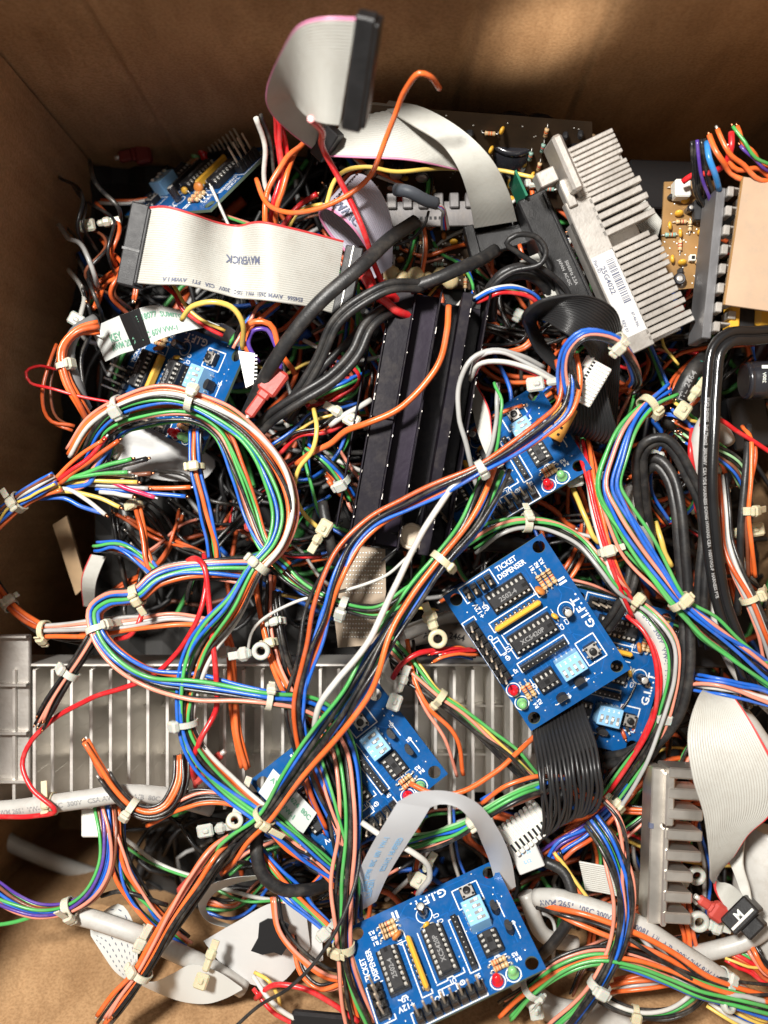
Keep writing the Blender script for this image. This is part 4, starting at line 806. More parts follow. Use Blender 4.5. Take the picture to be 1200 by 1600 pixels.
# ---- cables
cable('thick flat black cable sloping down from the lilac ribbon', [(650, 345, 8), (612, 372, 14), (560, 420, 20), (500, 472, 20), (450, 530, 16), (415, 590, 10), (385, 650, 2)], M_cable, 2.5, .7)
cable('twin black cord bending from the top of the black heat sink, upper of two', [(660, 446, 12), (610, 447, 16), (565, 470, 16), (525, 505, 14), (500, 560, 10), (470, 610, 6), (440, 650, 0)], M_cable, 1.25, twin=True)
cable('twin black cord bending from the heat sink side, lower of two', [(625, 480, 0), (598, 490, 8), (575, 512, 10), (555, 552, 10), (520, 590, 9), (470, 622, 8), (425, 652, 4), (395, 680, 0)], M_cable, 1.45, twin=True)
cable('glossy black twin power cord with white printing hanging down the right side', [(1230, 520, 14), (1180, 525, 18), (1140, 528, 20), (1120, 546, 20), (1112, 600, 20), (1108, 680, 21), (1106, 760, 21), (1110, 820, 20), (1118, 890, 18), (1130, 950, 16), (1152, 1010, 14), (1168, 1065, 10), (1175, 1100, 4)],
      mat('glossy_black_vinyl', (.012, .012, .013), .2, 0, .08, 900, .2, 80, coat=.2), 1.5, twin=True, text='KUO SHENG  2x0.75mm2  300/500V  CSA VDE HARNESS DONG HWANG CEA  H05VVH2-F  HARNESS PTE', size=.95, col=mat('worn_print', (.38, .38, .38), .6))
cable('black cord making a tall narrow loop left of the printed power cord', [(1016, 850, -6), (1006, 800, 0), (1000, 750, 6), (1000, 712, 10), (1014, 692, 13), (1036, 688, 14), (1054, 703, 14), (1076, 742, 13), (1098, 790, 12), (1103, 840, 12), (1098, 900, 11), (1096, 960, 9), (1102, 1010, 4)], M_cable, 1.5, twin=True)
cable('long black cord running down and curling round under the half hidden ticket board', [(1000, 735, 2), (1025, 722, 6), (1046, 745, 8), (1058, 790, 10), (1064, 850, 10), (1070, 920, 9), (1074, 990, 9), (1072, 1050, 8), (1058, 1110, 5), (1025, 1155, 0), (980, 1182, -6), (945, 1188, -12)], M_cable, 1.7, twin=True)
cable('short black twin cord ending over the half hidden ticket board', [(992, 868, 4), (988, 900, 4), (978, 930, 3), (962, 960, 0), (945, 985, -4)], M_cable, 1.35, twin=True)
cable('black cord dropping from the right edge among orange wires', [(1170, 665, 6), (1168, 712, 10), (1164, 760, 11), (1158, 830, 10), (1156, 900, 6), (1152, 960, 2)], M_cable, 1.3)
cable('thin black cable tied in a loop left of the comb heat sink', [(900, 490, 4), (885, 452, 6), (855, 425, 9), (812, 398, 12), (790, 380, 14), (806, 367, 15), (838, 370, 14), (853, 392, 13), (845, 412, 12), (800, 424, 10), (772, 445, 8), (762, 480, 2)], M_cable, .95)
cable('thicker black cord curving beneath the thin black loop', [(762, 500, -4), (768, 460, 2), (790, 432, 6), (820, 424, 6), (850, 440, 2), (870, 470, -4)], M_cable, 1.6, twin=True)
cable('stiff black tube lying across the top end of the black heat sink', [(640, 452, 11), (690, 432, 12), (735, 412, 10), (775, 392, 4)], M_cable, 2.3)
cable('thin black lead from the small grey cable end', [(670, 330, 4), (662, 352, 4), (640, 375, 2), (612, 385, 2)], M_cable, .5)
cable('black cable curving right of the square white plug', [(850, 1345, -2), (880, 1362, 0), (893, 1395, 2), (888, 1435, 2), (866, 1470, 0), (845, 1492, -4)], M_cable, 2.0)
cable('glossy black cable hooking round below the middle ticket board', [(405, 1290, 6), (400, 1330, 8), (410, 1368, 8), (440, 1390, 7), (480, 1392, 4), (515, 1380, -2)], M_cable, 2.3)
cable('thin black wire crossing from the bottom edge over the wire bundles', [(368, 1605, 14), (405, 1572, 16), (450, 1545, 20), (495, 1500, 22), (528, 1450, 22), (548, 1400, 20), (560, 1350, 16), (562, 1290, 10)], M_cable, .62)
cable('black cable lead with a swollen sleeve above the perforated plate', [(505, 785, 2), (510, 815, 4), (516, 850, 4), (524, 880, 0)], M_cable, 1.9)
cable('flat black cable slanting behind the cords on the left of the heat sink', [(600, 470, -4), (540, 540, -2), (490, 590, -2), (450, 660, -6)], M_cable, 1.6)
cable('black corrugated sleeve under the uncovered ticket board top corner', [(752, 848, -16), (790, 850, -18), (838, 862, -22)], M_cable, 3.6)
cable('black tube arching out of the tangle marked with grey letters, right', [(1045, 668, 0), (1062, 618, 5), (1082, 580, 6), (1105, 560, 2)], M_cable, 3.0, text='UTL 2464', size=1.8, col=M_mark)
cable('fat pale grey cable lying across the foot of the wide heat sink', [(-20, 1266, 2), (30, 1262, 4), (80, 1255, 6), (140, 1247, 6), (200, 1241, 5), (270, 1246, 0), (330, 1262, -6)], M_grey, 2.9, text=GREY_T, size=1.6, ties=((82, 1255, 'z'),), col=M_mark)
cable('fat grey cable stub between tie and white dashed film, lower left', [(122, 1430, 2), (150, 1437, 4), (190, 1450, 5), (230, 1465, 4), (280, 1490, 0), (330, 1515, -4), (380, 1545, -8)], M_grey, 2.9, ties=((220, 1458, 'z'),))
cable('fat grey cable with black print running to the lower right corner', [(838, 1404, -2), (870, 1404, 2), (905, 1413, 4), (950, 1428, 6), (1000, 1448, 8), (1050, 1480, 9), (1095, 1508, 9), (1135, 1535, 7), (1190, 1580, 2)], M_grey, 3.0, text='AWM 2651  105C 300V  FT1  A0081  I/II  A/B  300V 2W 8W 105C  AWM STYLE 20276', size=1.9, ties=((1128, 1530, 'm'),), col=M_ink)
cable('grey cable passing under the small black connector at the right edge', [(1085, 1492, -4), (1120, 1484, 0), (1160, 1472, 2), (1210, 1440, 2)], M_grey, 2.8)
cable('grey cable rounding the end of the half hidden board with a black wrapped section', [(985, 945, -2), (1012, 968, 2), (1032, 1005, 4), (1040, 1050, 4), (1038, 1085, 2)], M_grey, 2.5, text='80C  300V  VW-1  FT1', size=1.6, col=M_ink)
cable('black tape wrapped end of the grey cable beside the half hidden board', [(1038, 1085, 2), (1036, 1115, 1), (1024, 1160, -4), (1000, 1195, -10)], mat('matte_tape', (.035, .035, .04), .6, 0, .4, 300), 2.6, ties=((1034, 1112, 'z'),))
cable('grey cable with print along the power cord on the right', [(1106, 890, -2), (1112, 930, 2), (1122, 975, 4), (1140, 1020, 4), (1165, 1065, 4), (1210, 1110, 4)], M_grey, 2.5, text='60010 9  8/W 105C  A/B', size=1.8, col=M_ink)
cable('grey cable leaving under the left corner of the uncovered board', [(630, 990, -10), (662, 978, -12), (700, 966, -18), (750, 958, -22)], M_grey, 2.4)
cable('brown grey cable with AWM print beneath the screw eye tie', [(625, 1000, -14), (665, 990, -14), (710, 992, -17), (750, 1004, -20)], mat('grubby_jacket', (.25, .22, .19), .5, 0, .2, 600, .3, 60), 3.4, text='AWM 2464', size=2.2, col=M_tape)
cable('upright light grey cable bent over at its top behind the power cord', [(1136, 690, 2), (1120, 662, 8), (1103, 660, 12), (1094, 680, 12), (1092, 720, 10), (1098, 770, 4)], M_grey, 2.4)
cable('pale grey cable standing between the cords right of centre', [(990, 760, -6), (1000, 820, -4), (1012, 880, -6)], M_grey, 3.2)
cable('grey cable deep in the gap left of the toothed heat sink', [(820, 1395, -14), (850, 1460, -12), (900, 1475, -14)], M_grey, 2.6)
cable('grey cable curving along the right edge below the wires', [(1140, 1090, -4), (1170, 1130, -2), (1210, 1180, -2)], M_grey, 2.6)
cable('wide grey hose half hidden behind the ribbon at the right edge', [(1210, 1300, -6), (1190, 1380, -6), (1200, 1480, -10)], M_grey, 9.)
cable('grey cable fading into the dark bottom left gap', [(-30, 1285, -70), (20, 1318, -72), (80, 1345, -76), (150, 1370, -84), (240, 1390, -90)], M_grey, 3.2)
cable('grey cable across the bottom right foreground shade', [(800, 1520, -16), (860, 1575, -12), (950, 1590, -12), (1020, 1600, -14)], M_grey, 4.2)
cable('loop of grey cable tied to orange wires at the upper left', [(150, 500, -6), (118, 520, -2), (108, 550, 0), (118, 600, 0), (135, 640, -4)], mat('dark_grey_jacket', (.16, .16, .16), .4), 2.0)

# small grey cable end with coloured cores
F = Fr((622, 298), (680, 316), 10, 8); m = MB(); m.tube(spline([P(618, 296, 10), P(640, 300, 12), (P(665, 313, 10)), P(682, 318, 8)], 1), 1.9, mat('slate_heatshrink', (.10, .115, .14), .5, 0, .3, 500), 12)
t = thing('cable_end', 'small slate grey cable end with white red and blue cores over the metal strip', 'cable', P(650, 308, 10)); m.build('sleeve', t)
for i, cl in enumerate('wrba'): m = MB(); m.tube(spline([P(680, 316+i, 8), P(692, 324+i*2, 9), P(697-i*2, 340, 6), P(700-i*3, 358, 2)], 1), .55, wm(cl), 7); m.build('wire', t)

# ---- the bundles one can follow in the photograph
def H(label, path, cols, rad=.85, *a, **k): return harness(label, path, cols, rad*(.9 if len(cols) > 2 else .95), *a, **k)
H('big loop of blue green orange and black wires over the left hand ticket board', [(118, 712, 2), (150, 662, 8), (195, 632, 13), (262, 617, 15), (325, 636, 15), (385, 676, 15), (428, 735, 15), (445, 800, 16), (432, 850, 18), (398, 890, 19), (365, 950, 19), (318, 1012, 17), (298, 1070, 15), (291, 1130, 15), (312, 1180, 14), (360, 1232, 13), (414, 1276, 14)],
  'obggkbowp', .82, [(185, 637, 'z'), (297, 625, 'z'), (392, 874, 'z'), (291, 1130, 'z')], 1.55, .012, 1)
H('inner loop of rust orange and green wires arching beneath the big loop on the left', [(150, 720, -4), (170, 672, 4), (230, 648, 9), (300, 646, 10), (345, 675, 10), (372, 740, 10), (392, 800, 10), (415, 855, 12), (448, 888, 12)], 'OnogbkpG'.replace('G', 'g'), .75, [(425, 862, 'z')], 1.6, .015, 2)
H('blue orange and black wires dropping straight from the loop below the left hand board', [(308, 672, 2), (306, 730, 4), (320, 790, 4), (332, 850, 2), (336, 900, 2)], 'bogkb', .8, [(306, 727, 'z')], 1.3, .02, 3)
H('fanned bundle crossing from the left edge with bare cut ends over white paper', [(-12, 820, 4), (35, 780, 6), (90, 752, 8)], 'orybbgwpn', .75, [(30, 782, 'z')], 1.3, .02, 4)
r = random.Random(12)
for i, (cl, pth) in enumerate([('o', [(85, 748), (120, 716), (160, 688)]), ('r', [(88, 750), (130, 722), (166, 684)]), ('O', [(92, 754), (140, 722), (186, 688)]), ('g', [(90, 756), (130, 740), (205, 715)]), ('k', [(95, 752), (150, 738), (230, 716)]), ('g', [(80, 762), (100, 748), (142, 742), (200, 738)]),
                              ('w', [(62, 768), (105, 766), (140, 785), (166, 803)]), ('y', [(62, 772), (110, 770), (160, 780), (188, 791)]), ('b', [(60, 780), (100, 780), (130, 792), (160, 800)]), ('b', [(95, 762), (140, 756), (155, 725), (176, 697)]), ('p', [(95, 764), (132, 760), (148, 730), (162, 708)]),
                              ('y', [(98, 758), (150, 752), (215, 752)]), ('w', [(100, 752), (150, 742), (210, 742)]), ('m', [(168, 748), (195, 763), (242, 778)]), ('n', [(120, 745), (190, 742), (236, 738)]), ('a', [(120, 756), (180, 758), (232, 762)]), ('w', [(155, 770), (185, 772), (208, 778)]), ('k', [(150, 740), (200, 722), (228, 715)]), ('b', [(150, 762), (220, 768), (290, 774)]), ('o', [(170, 755), (240, 764), (298, 762)])]):
    z = 7-i*.35; wire('%s wire end with bare tip, %s of the cut fan at the left' % (CN[cl], ['uppermost', 'second', 'third', 'fourth', 'fifth', 'sixth', 'lowest', 'curved lower', 'bottom', 'kinked', 'bent upright', 'straight middle', 'upper middle', 'short loose', 'upper long', 'lower long', 'stubby', 'thin upper', 'far reaching', 'farthest reaching'][i]), [(x, y, z+j*.6) for j, (x, y) in enumerate(pth)], cl, .72, 'cut wire ends fanned over the white paper', cut=(0, 1))
H('orange pink and green bundle snaking from the left loop to the bottom centre', [(398, 892, 12), (340, 890, 13), (285, 893, 13), (245, 905, 14), (214, 930, 15), (172, 936, 13), (149, 955, 12), (155, 992, 13), (185, 1030, 15), (235, 1060, 15), (300, 1074, 16), (360, 1083, 17), (421, 1092, 18), (475, 1100, 14), (515, 1125, 10), (538, 1170, 9), (548, 1240, 12), (547, 1310, 14), (538, 1390, 14), (537, 1480, 14), (548, 1545, 10), (565, 1600, 6)],
  'opgbgkkp', .92, [(214, 930, 'z'), (165, 982, 'z'), (421, 1092, 'z'), (537, 1480, 'z')], 1.5, .010, 5)
H('main diagonal bundle of blue black and orange wires left of the uncovered board', [(778, 735, 14), (762, 775, 17), (735, 825, 19), (690, 876, 21), (645, 935, 21), (602, 1000, 21), (565, 1062, 22), (530, 1115, 22), (490, 1170, 20), (450, 1225, 18), (413, 1276, 17), (372, 1308, 12), (330, 1350, 4)], 'obkbgkb', .95, [(692, 880, 'z'), (412, 1276, 'z')], 1.5, .012, 6)
H('orange blue and black wires draped from the hooded ribbon across the heat sink', [(885, 560, 22), (891, 600, 24), (880, 640, 24), (850, 668, 24), (808, 698, 24), (752, 732, 24), (700, 758, 22), (640, 785, 19), (585, 815, 17), (545, 855, 17), (518, 910, 18), (500, 970, 18), (478, 1040, 18), (464, 1100, 17), (470, 1165, 15), (492, 1230, 12), (520, 1290, 8)], 'obkO', .85, [(752, 732, 'z')], 1.9, .006, 7)
wire('plain white wire falling from the tied bundle across the diagonal wires', [(752, 732, 23), (715, 752, 22), (690, 785, 22), (655, 840, 22), (628, 895, 24), (602, 950, 25), (575, 1005, 25), (530, 1060, 25), (500, 1100, 24), (492, 1130, 20), (495, 1160, 14)], 'w', .95)
wire('bright orange wire crossing the long black heat sink', [(702, 478, 10), (698, 520, 12), (688, 560, 13), (662, 600, 13), (620, 638, 13), (575, 660, 12), (540, 675, 9), (515, 695, 6), (488, 708, 4), (465, 725, 0)], 'o', .95)
wire('thin dirty white wire crossing the perforated plate to the left', [(650, 860, 8), (600, 900, 12), (540, 922, 13), (500, 930, 13), (460, 940, 12), (420, 960, 10), (395, 985, 8), (385, 1030, 4)], 'w', .5)
wire('orange wire looping high over the tall grey ribbon at the back', [(688, 138, 40), (672, 118, 46), (655, 113, 47), (636, 138, 42), (618, 180, 34), (600, 225, 28), (578, 275, 26), (548, 305, 24), (500, 325, 22), (450, 333, 18), (418, 318, 14), (402, 280, 8)], 'o', .85)
wire('red wire curving from the tall grey ribbon down past the lilac ribbon', [(484, 186, 60), (500, 205, 48), (508, 240, 26), (530, 280, 24), (552, 325, 22), (570, 370, 20), (585, 415, 12), (604, 455, 6)], 'r', .9)
wire('yellow wire along the ribbon edge by the back boards', [(510, 322, 18), (520, 290, 17), (540, 268, 14), (570, 262, 11), (620, 266, 9), (700, 262, 4), (780, 266, 4), (835, 276, 6)], 'y', .7)
H('red stripped leads with crimp sleeves at the top of the black heat sink', [(572, 422, 12), (583, 445, 11), (600, 470, 8), (640, 490, 2)], 'rr', 1.5, (), 1.5, .01, 8)
H('red wires rising in the dark gap left of the tall ribbon', [(430, 180, 20), (440, 220, 12), (445, 270, 8), (430, 320, 6), (425, 380, -4)], 'rrr', .85, (), 2.1, .01, 9)
H('orange wires leaning beside the red ones in the back gap', [(470, 222, 4), (445, 262, 10), (425, 305, 10), (420, 350, 6), (430, 400, -4)], 'oo', .9, (), 2.6, .01, 10)
H('black and white wire pair rising at the left of the red wires', [(402, 180, 20), (412, 215, 14), (418, 270, 8), (428, 340, 2), (430, 400, -6)], 'wk', .8, (), 1.6, .01, 11)
H('orange and green wires tumbling out at the left of the maverick ribbon foot', [(430, 470, -2), (400, 490, 0), (385, 510, 0), (372, 545, -2)], 'opgb', .85, (), 1.7, .02, 12)
wire('yellow wire hooped over the banded white film', [(285, 500, 10), (300, 478, 15), (330, 470, 17), (360, 480, 16), (378, 505, 13), (380, 545, 4)], 'y', .85)
H('black and yellow wires passing under the maverick ribbon edge', [(262, 440, 0), (285, 475, 4), (320, 505, 4), (350, 520, 2)], 'ykr', .8, (), 1.4, .02, 13)
H('right hand bundle of green pink orange and blue wires sweeping down to the power cord', [(1045, 612, 10), (1012, 634, 13), (982, 668, 15), (962, 712, 15), (950, 760, 15), (968, 800, 16), (1000, 850, 17), (1030, 895, 18), (1062, 940, 19), (1100, 975, 18), (1145, 1012, 16), (1215, 1065, 12)], 'obgpkbG'.replace('G', 'g'), .9, [(1010, 636, 'z'), (1062, 944, 'z')], 1.75, .010, 14)
H('pink and blue wires running close beside the right hand bundle on its outer side', [(968, 700, 10), (942, 740, 11), (945, 790, 11), (965, 840, 11), (1000, 885, 11), (1040, 925, 12), (1075, 960, 12), (1130, 1010, 10)], 'pbg', .8, (), 1.5, .012, 15)
H('grey green and pink bundle curving over the top corner of the uncovered board', [(735, 850, 0), (775, 826, 5), (815, 817, 5), (862, 823, 3), (907, 848, 3), (940, 886, 6), (962, 916, 6), (990, 938, 2), (1022, 965, 6), (1048, 1005, 8), (1052, 1050, 8), (1044, 1090, 6), (1020, 1150, 2), (985, 1200, -2), (950, 1248, -6)], 'agpgk', .8, [(820, 822, 'z'), (998, 940, 'z')], 1.55, .012, 16)
H('red and orange wires beside the grey cable end at the half hidden board', [(985, 960, 0), (1010, 985, 4), (1026, 1030, 6), (1028, 1085, 6), (1012, 1140, 3), (985, 1190, -2), (940, 1250, -8)], 'rr', .85, (), 1.2, .01, 17)
H('rust orange red and white wires falling from the curled black ribbon', [(912, 690, -4), (922, 740, 2), (932, 800, 5), (948, 860, 7), (968, 915, 5), (985, 950, 0)], 'Oroaw', .8, [(957, 857, 'z')], 1.5, .012, 18)
H('loop of orange white black and blue wires in front of the curled black ribbon', [(890, 620, 23), (884, 575, 27), (890, 545, 30), (912, 524, 32), (940, 524, 32), (965, 535, 31), (985, 560, 27), (995, 590, 18), (988, 600, 12)], 'okwbp', .75, [(966, 534, 'z')], 1.35, .03, 19)
H('grey and white leads looping left of the small ticket board', [(850, 575, 10), (815, 556, 14), (770, 548, 16), (738, 562, 16), (718, 600, 14), (716, 650, 12), (730, 700, 10), (742, 760, 4)], 'a', .9, (), 1, 0, 20, name='loose_wire', cat='wire')
H('red grey and white leads running over the small ticket board top', [(736, 590, 8), (750, 566, 14), (790, 560, 17), (830, 575, 18), (865, 595, 16), (895, 605, 12)], 'raw', .8, (), 1.5, .015, 21)
H('green and black wires beside the small ticket board', [(778, 598, 6), (782, 635, 8), (775, 680, 6), (768, 720, 2)], 'gka', .75, (), 1.6, .03, 22)
H('yellow black and green wires running right across the wide heat sink', [(605, 1005, 0), (640, 1045, 4), (680, 1085, 6), (720, 1115, 6), (765, 1155, 6), (815, 1200, 4), (850, 1230, 0)], 'kygkp', .8, [(668, 1110, 'z')], 1.9, .008, 23)
H('orange and black wires dropping to the tie left of the uncovered board', [(640, 1000, 0), (648, 1050, 4), (668, 1108, 7), (702, 1150, 5), (720, 1210, 0)], 'opk', .8, (), 1.6, .02, 24)
wire('orange wire sagging between middle and right of the wide heat sink', [(640, 1226, 6), (680, 1240, 9), (725, 1236, 10), (770, 1212, 9), (810, 1176, 6), (838, 1148, 0)], 'o', .85)
H('pink green and black wires emerging right of the frosted film', [(628, 1322, -2), (670, 1312, 6), (720, 1296, 11), (765, 1268, 14), (810, 1245, 14), (858, 1232, 8)], 'pgkbl', .85, [(752, 1292, 'z')], 1.5, .012, 25)
H('pink orange and black wires above the pink green ones at the board gap', [(760, 1262, 6), (800, 1238, 10), (845, 1222, 9), (890, 1222, 2)], 'pokb', .8, (), 1.5, .02, 26)
H('green blue and orange bundle descending inside the left edge of the bottom board', [(414, 1278, 14), (455, 1310, 12), (500, 1345, 10), (535, 1382, 8), (558, 1430, 2)], 'gbpkgob', .8, (), 1.6, .012, 27)
H('blue and green wires sliding below the hooked black cable to the centre tie', [(400, 1330, 2), (440, 1375, 4), (480, 1420, 6), (512, 1450, 7), (536, 1482, 8)], 'bgkbo', .85, [(508, 1448, 'z')], 1.5, .012, 28)
H('vertical spray of pink green orange and black wires above the bottom board', [(470, 1130, 4), (500, 1180, 8), (520, 1240, 10), (540, 1300, 10), (552, 1360, 8), (548, 1430, 6)], 'pgokbgp', .8, (), 1.9, .012, 29)
H('long orange and blue wires falling left of the white wire', [(560, 843, 14), (535, 900, 16), (508, 960, 17), (485, 1030, 16), (470, 1090, 15), (466, 1150, 13), (480, 1220, 9), (512, 1300, 4)], 'ob', .85, (), 2.1, .01, 30)
H('orange pink green and black wires passing under the perforated plate edge', [(425, 868, 8), (460, 905, 10), (500, 932, 13), (545, 950, 14), (590, 955, 13), (640, 930, 11), (690, 880, 8)], 'ogpkg', .8, [(537, 946, 'z')], 1.5, .012, 31)
H('orange wires running upright between the loop and the middle board', [(412, 900, 0), (416, 970, 4), (430, 1030, 6), (458, 1085, 5), (480, 1130, 0)], 'ooOp', .85, [(360, 1018, 'z')], 1.9, .01, 32)
H('black twin leads standing left of the middle board', [(430, 925, 2), (438, 990, 6), (450, 1040, 6), (470, 1090, 2)], 'kkk', 1.2, [(440, 968, 'z')], 1.2, .01, 33)
H('orange upright wires passing behind the red wires above the wide heat sink', [(352, 985, 2), (360, 1018, 4), (362, 1060, 4), (370, 1140, 4), (385, 1200, 2)], 'ooo', .9, [(360, 1018, 'z')], 1.4, .01, 34)
wire('long red wire sagging over the wide finned heat sink', [(318, 865, 8), (322, 900, 14), (312, 955, 17), (285, 1010, 16), (245, 1052, 14), (190, 1075, 12), (135, 1095, 11), (85, 1122, 9), (48, 1158, 8), (35, 1195, 9), (50, 1232, 11), (85, 1268, 12), (55, 1275, 10), (-10, 1278, 6)], 'r', .85)
wire('red wire running down past the blue green bundle over the heat sink', [(288, 880, 10), (305, 872, 14), (318, 885, 16), (326, 940, 17), (332, 1000, 18), (338, 1060, 18), (336, 1110, 14), (312, 1155, 16), (302, 1185, 14), (305, 1230, 4)], 'r', .85)
wire('bright red wire crossing behind the bundle beneath the loop', [(222, 940, 4), (220, 965, 8), (205, 990, 8), (180, 1000, 4)], 'r', .8)
H('pink white and black leads with cut ends lying across the heat sink, left', [(160, 975, 12), (135, 1015, 13), (105, 1060, 13), (78, 1105, 13), (60, 1136, 12)], 'pkwkpk', .75, [(108, 1056, 'z')], 1.25, .01, 35, cut=(0, 3))
H('orange wires with cut ends curling up from the fat grey cable', [(285, 1180, 6), (283, 1225, 9), (262, 1262, 11), (235, 1272, 12), (205, 1262, 12), (178, 1235, 12), (152, 1195, 12), (130, 1160, 12)], 'oopkO', .85, [(205, 1264, 'z')], 1.35, .006, 36, cut=(0, 9))
H('pink and orange wires fanning right from the orange tie', [(225, 1280, 4), (265, 1262, 8), (310, 1245, 9), (350, 1246, 9), (400, 1262, 8)], 'ppokk', .8, [(362, 1278, 'm')], 1.6, .01, 37)
H('coloured bundle curving round the dark gap at the lower left', [(-15, 1388, 2), (20, 1410, 5), (62, 1424, 6), (108, 1418, 7), (145, 1392, 7), (166, 1350, 6), (170, 1300, 4), (165, 1255, 0)], 'bgopvnk', .8, [(108, 1419, 'z')], 1.4, .012, 38)
H('green blue and pink bundle falling from the grey cable to the lower left film', [(182, 1262, -2), (183, 1310, 2), (190, 1360, 3), (212, 1400, 3), (245, 1440, 2), (290, 1475, -4)], 'gbpgoo', .8, (), 1.7, .012, 39)
wire('green wire running along the left edge over the cardboard', [(-10, 1445, -6), (20, 1442, -5), (60, 1432, -4), (90, 1428, -4)], 'g', .7)
H('pink orange and black wire tails ending over the cardboard at the bottom left', [(362, 1318, 8), (340, 1335, 13), (308, 1378, 15), (268, 1440, 15), (226, 1512, 15), (190, 1562, 14), (160, 1602, 12)], 'kkpoopk', .88, [(224, 1518, 'z')], 1.5, .008, 40, cut=(0, 5))
H('orange and black loops hanging below the black tape patch', [(432, 1400, 2), (440, 1450, 4), (470, 1490, 6), (510, 1520, 6), (540, 1528, 4), (500, 1545, 2), (470, 1520, 0), (455, 1460, -4)], 'opk', .85, (), 1.4, .01, 41)
wire('red wire arching at the bottom edge left of the bottom board', [(400, 1560, 2), (430, 1540, 6), (475, 1545, 8), (520, 1570, 8), (560, 1595, 6)], 'r', .85)
wire('white wire near the bottom edge going into a black sleeve', [(395, 1525, 2), (420, 1560, 5), (445, 1582, 5), (475, 1596, 5)], 'w', .8)
wire('second red wire beside the white one at the bottom edge', [(395, 1545, 0), (425, 1580, 3), (460, 1600, 3)], 'r', .8)
wire('yellow wire curling behind the white one at the bottom edge', [(398, 1520, 0), (420, 1532, 3), (432, 1555, 3), (436, 1575, 0)], 'y', .6)
H('green pink and blue bundle hanging in an arc right of the bottom board', [(925, 1282, 8), (950, 1318, 12), (970, 1368, 14), (976, 1420, 15), (966, 1480, 16), (936, 1540, 17), (905, 1580, 14), (870, 1615, 10)], 'gpbkgpb', .88, [(933, 1542, 'z')], 1.5, .010, 42)
H('pink and blue wires arching outside the green bundle at the lower right', [(942, 1248, 8), (965, 1275, 12), (978, 1320, 14), (978, 1380, 15), (982, 1430, 15), (970, 1490, 14), (950, 1525, 14)], 'ppk', .8, (), 1.5, .012, 43)
H('green pink and black bundle passing below the bottom board to the right', [(790, 1580, 4), (830, 1545, 10), (875, 1512, 13), (930, 1495, 14), (985, 1502, 15), (1040, 1522, 15), (1095, 1546, 15), (1140, 1560, 14), (1215, 1580, 12)], 'gpkbkpo', .85, [(832, 1550, 'z')], 1.6, .008, 44)
H('orange and black wires laid along the fat grey cable at the lower right', [(848, 1420, 2), (885, 1432, 10), (935, 1448, 13), (990, 1470, 14), (1050, 1502, 15), (1110, 1538, 14), (1215, 1572, 10)], 'oko', .95, (), 1.9, .006, 45)
H('black pink and grey wires crossing toward the lower right corner', [(985, 1440, 6), (1020, 1475, 9), (1060, 1515, 11), (1110, 1545, 12), (1160, 1555, 12), (1215, 1560, 10)], 'kpak', .85, (), 1.7, .006, 46)
H('white blue green and black wires sagging at the bottom right', [(925, 1548, 6), (960, 1572, 9), (1000, 1585, 10), (1050, 1582, 10), (1085, 1560, 8), (1100, 1540, 2)], 'wbkg', .85, [(990, 1582, 'z')], 1.4, .01, 47)
H('orange wires passing in a flat loop above the bottom right cardboard', [(940, 1552, -2), (980, 1540, 3), (1030, 1535, 4), (1075, 1528, 2), (1010, 1525, 0), (960, 1535, -2)], 'ooa', .8, [(1008, 1530, 'z')], 1.5, .01, 48)
H('orange pink and white wire bundle held by a broad tie at the right edge', [(1128, 745, 4), (1134, 800, 8), (1138, 850, 9), (1150, 890, 11), (1172, 935, 12), (1192, 985, 10), (1215, 1040, 6)], 'opaOwk', .85, [(1172, 933, 'z')], 1.35, .01, 49)
H('orange wires hanging beside the black cord at the right edge', [(1160, 672, 4), (1174, 690, 9), (1172, 740, 11), (1168, 798, 11), (1172, 850, 9), (1176, 900, 4)], 'oOn', .85, [(1166, 798, 'z')], 1.3, .01, 50)
H('orange black and blue wires running out right above the broad grey ribbon', [(1085, 1066, 6), (1120, 1070, 12), (1160, 1080, 13), (1215, 1095, 12)], 'bwbokp', .85, (), 1.35, .01, 51)
H('orange wires bursting up at the top right corner', [(1120, 205, 24), (1134, 240, 25), (1160, 268, 22), (1215, 288, 18)], 'ooo', .9, (), 1.9, .01, 52, cut=(4, 0))
H('orange and violet wires behind the tan plate at the top right', [(1145, 200, 24), (1165, 232, 25), (1190, 256, 22), (1215, 268, 18)], 'ovg', .8, (), 1.7, .01, 53, cut=(4, 0))
wire('sky blue wire standing at the top right', [(1104, 222, 22), (1108, 245, 24), (1116, 270, 22), (1124, 295, 16)], 'c', .9)
wire('red wire from the white plug up to the top right', [(1066, 284, 8), (1080, 274, 10), (1110, 270, 16), (1135, 255, 22), (1143, 230, 26), (1143, 206, 26)], 'r', .9)
H('dense black lead bundle rising between amber board and toothed rail', [(1092, 218, 18), (1094, 250, 16), (1100, 290, 10), (1112, 330, 2)], 'kkkkkvk', .85, (), 1.1, .005, 54)
wire('red wire cutting across to the right edge beneath the big capacitor', [(1094, 690, 10), (1096, 665, 14), (1120, 655, 14), (1150, 672, 12), (1180, 690, 10), (1215, 712, 8)], 'r', .8)
wire('red wire running down beside the upright grey cable', [(1082, 668, 8), (1080, 700, 12), (1083, 740, 11), (1090, 800, 6)], 'r', .8)
H('brown green and white wires flowing right from the cut copper ends', [(1050, 668, 2), (1085, 685, 6), (1120, 705, 7), (1150, 728, 6), (1168, 760, 2)], 'ngwObnnl', .7, (), 1.6, .012, 55, cut=(5, 0))
H('frayed orange ends spreading from the right hand tangle', [(1038, 648, 4), (1058, 655, 7), (1080, 668, 7), (1105, 690, 4)], 'OooOb', .6, (), 1.4, .012, 56, cut=(4, 0))
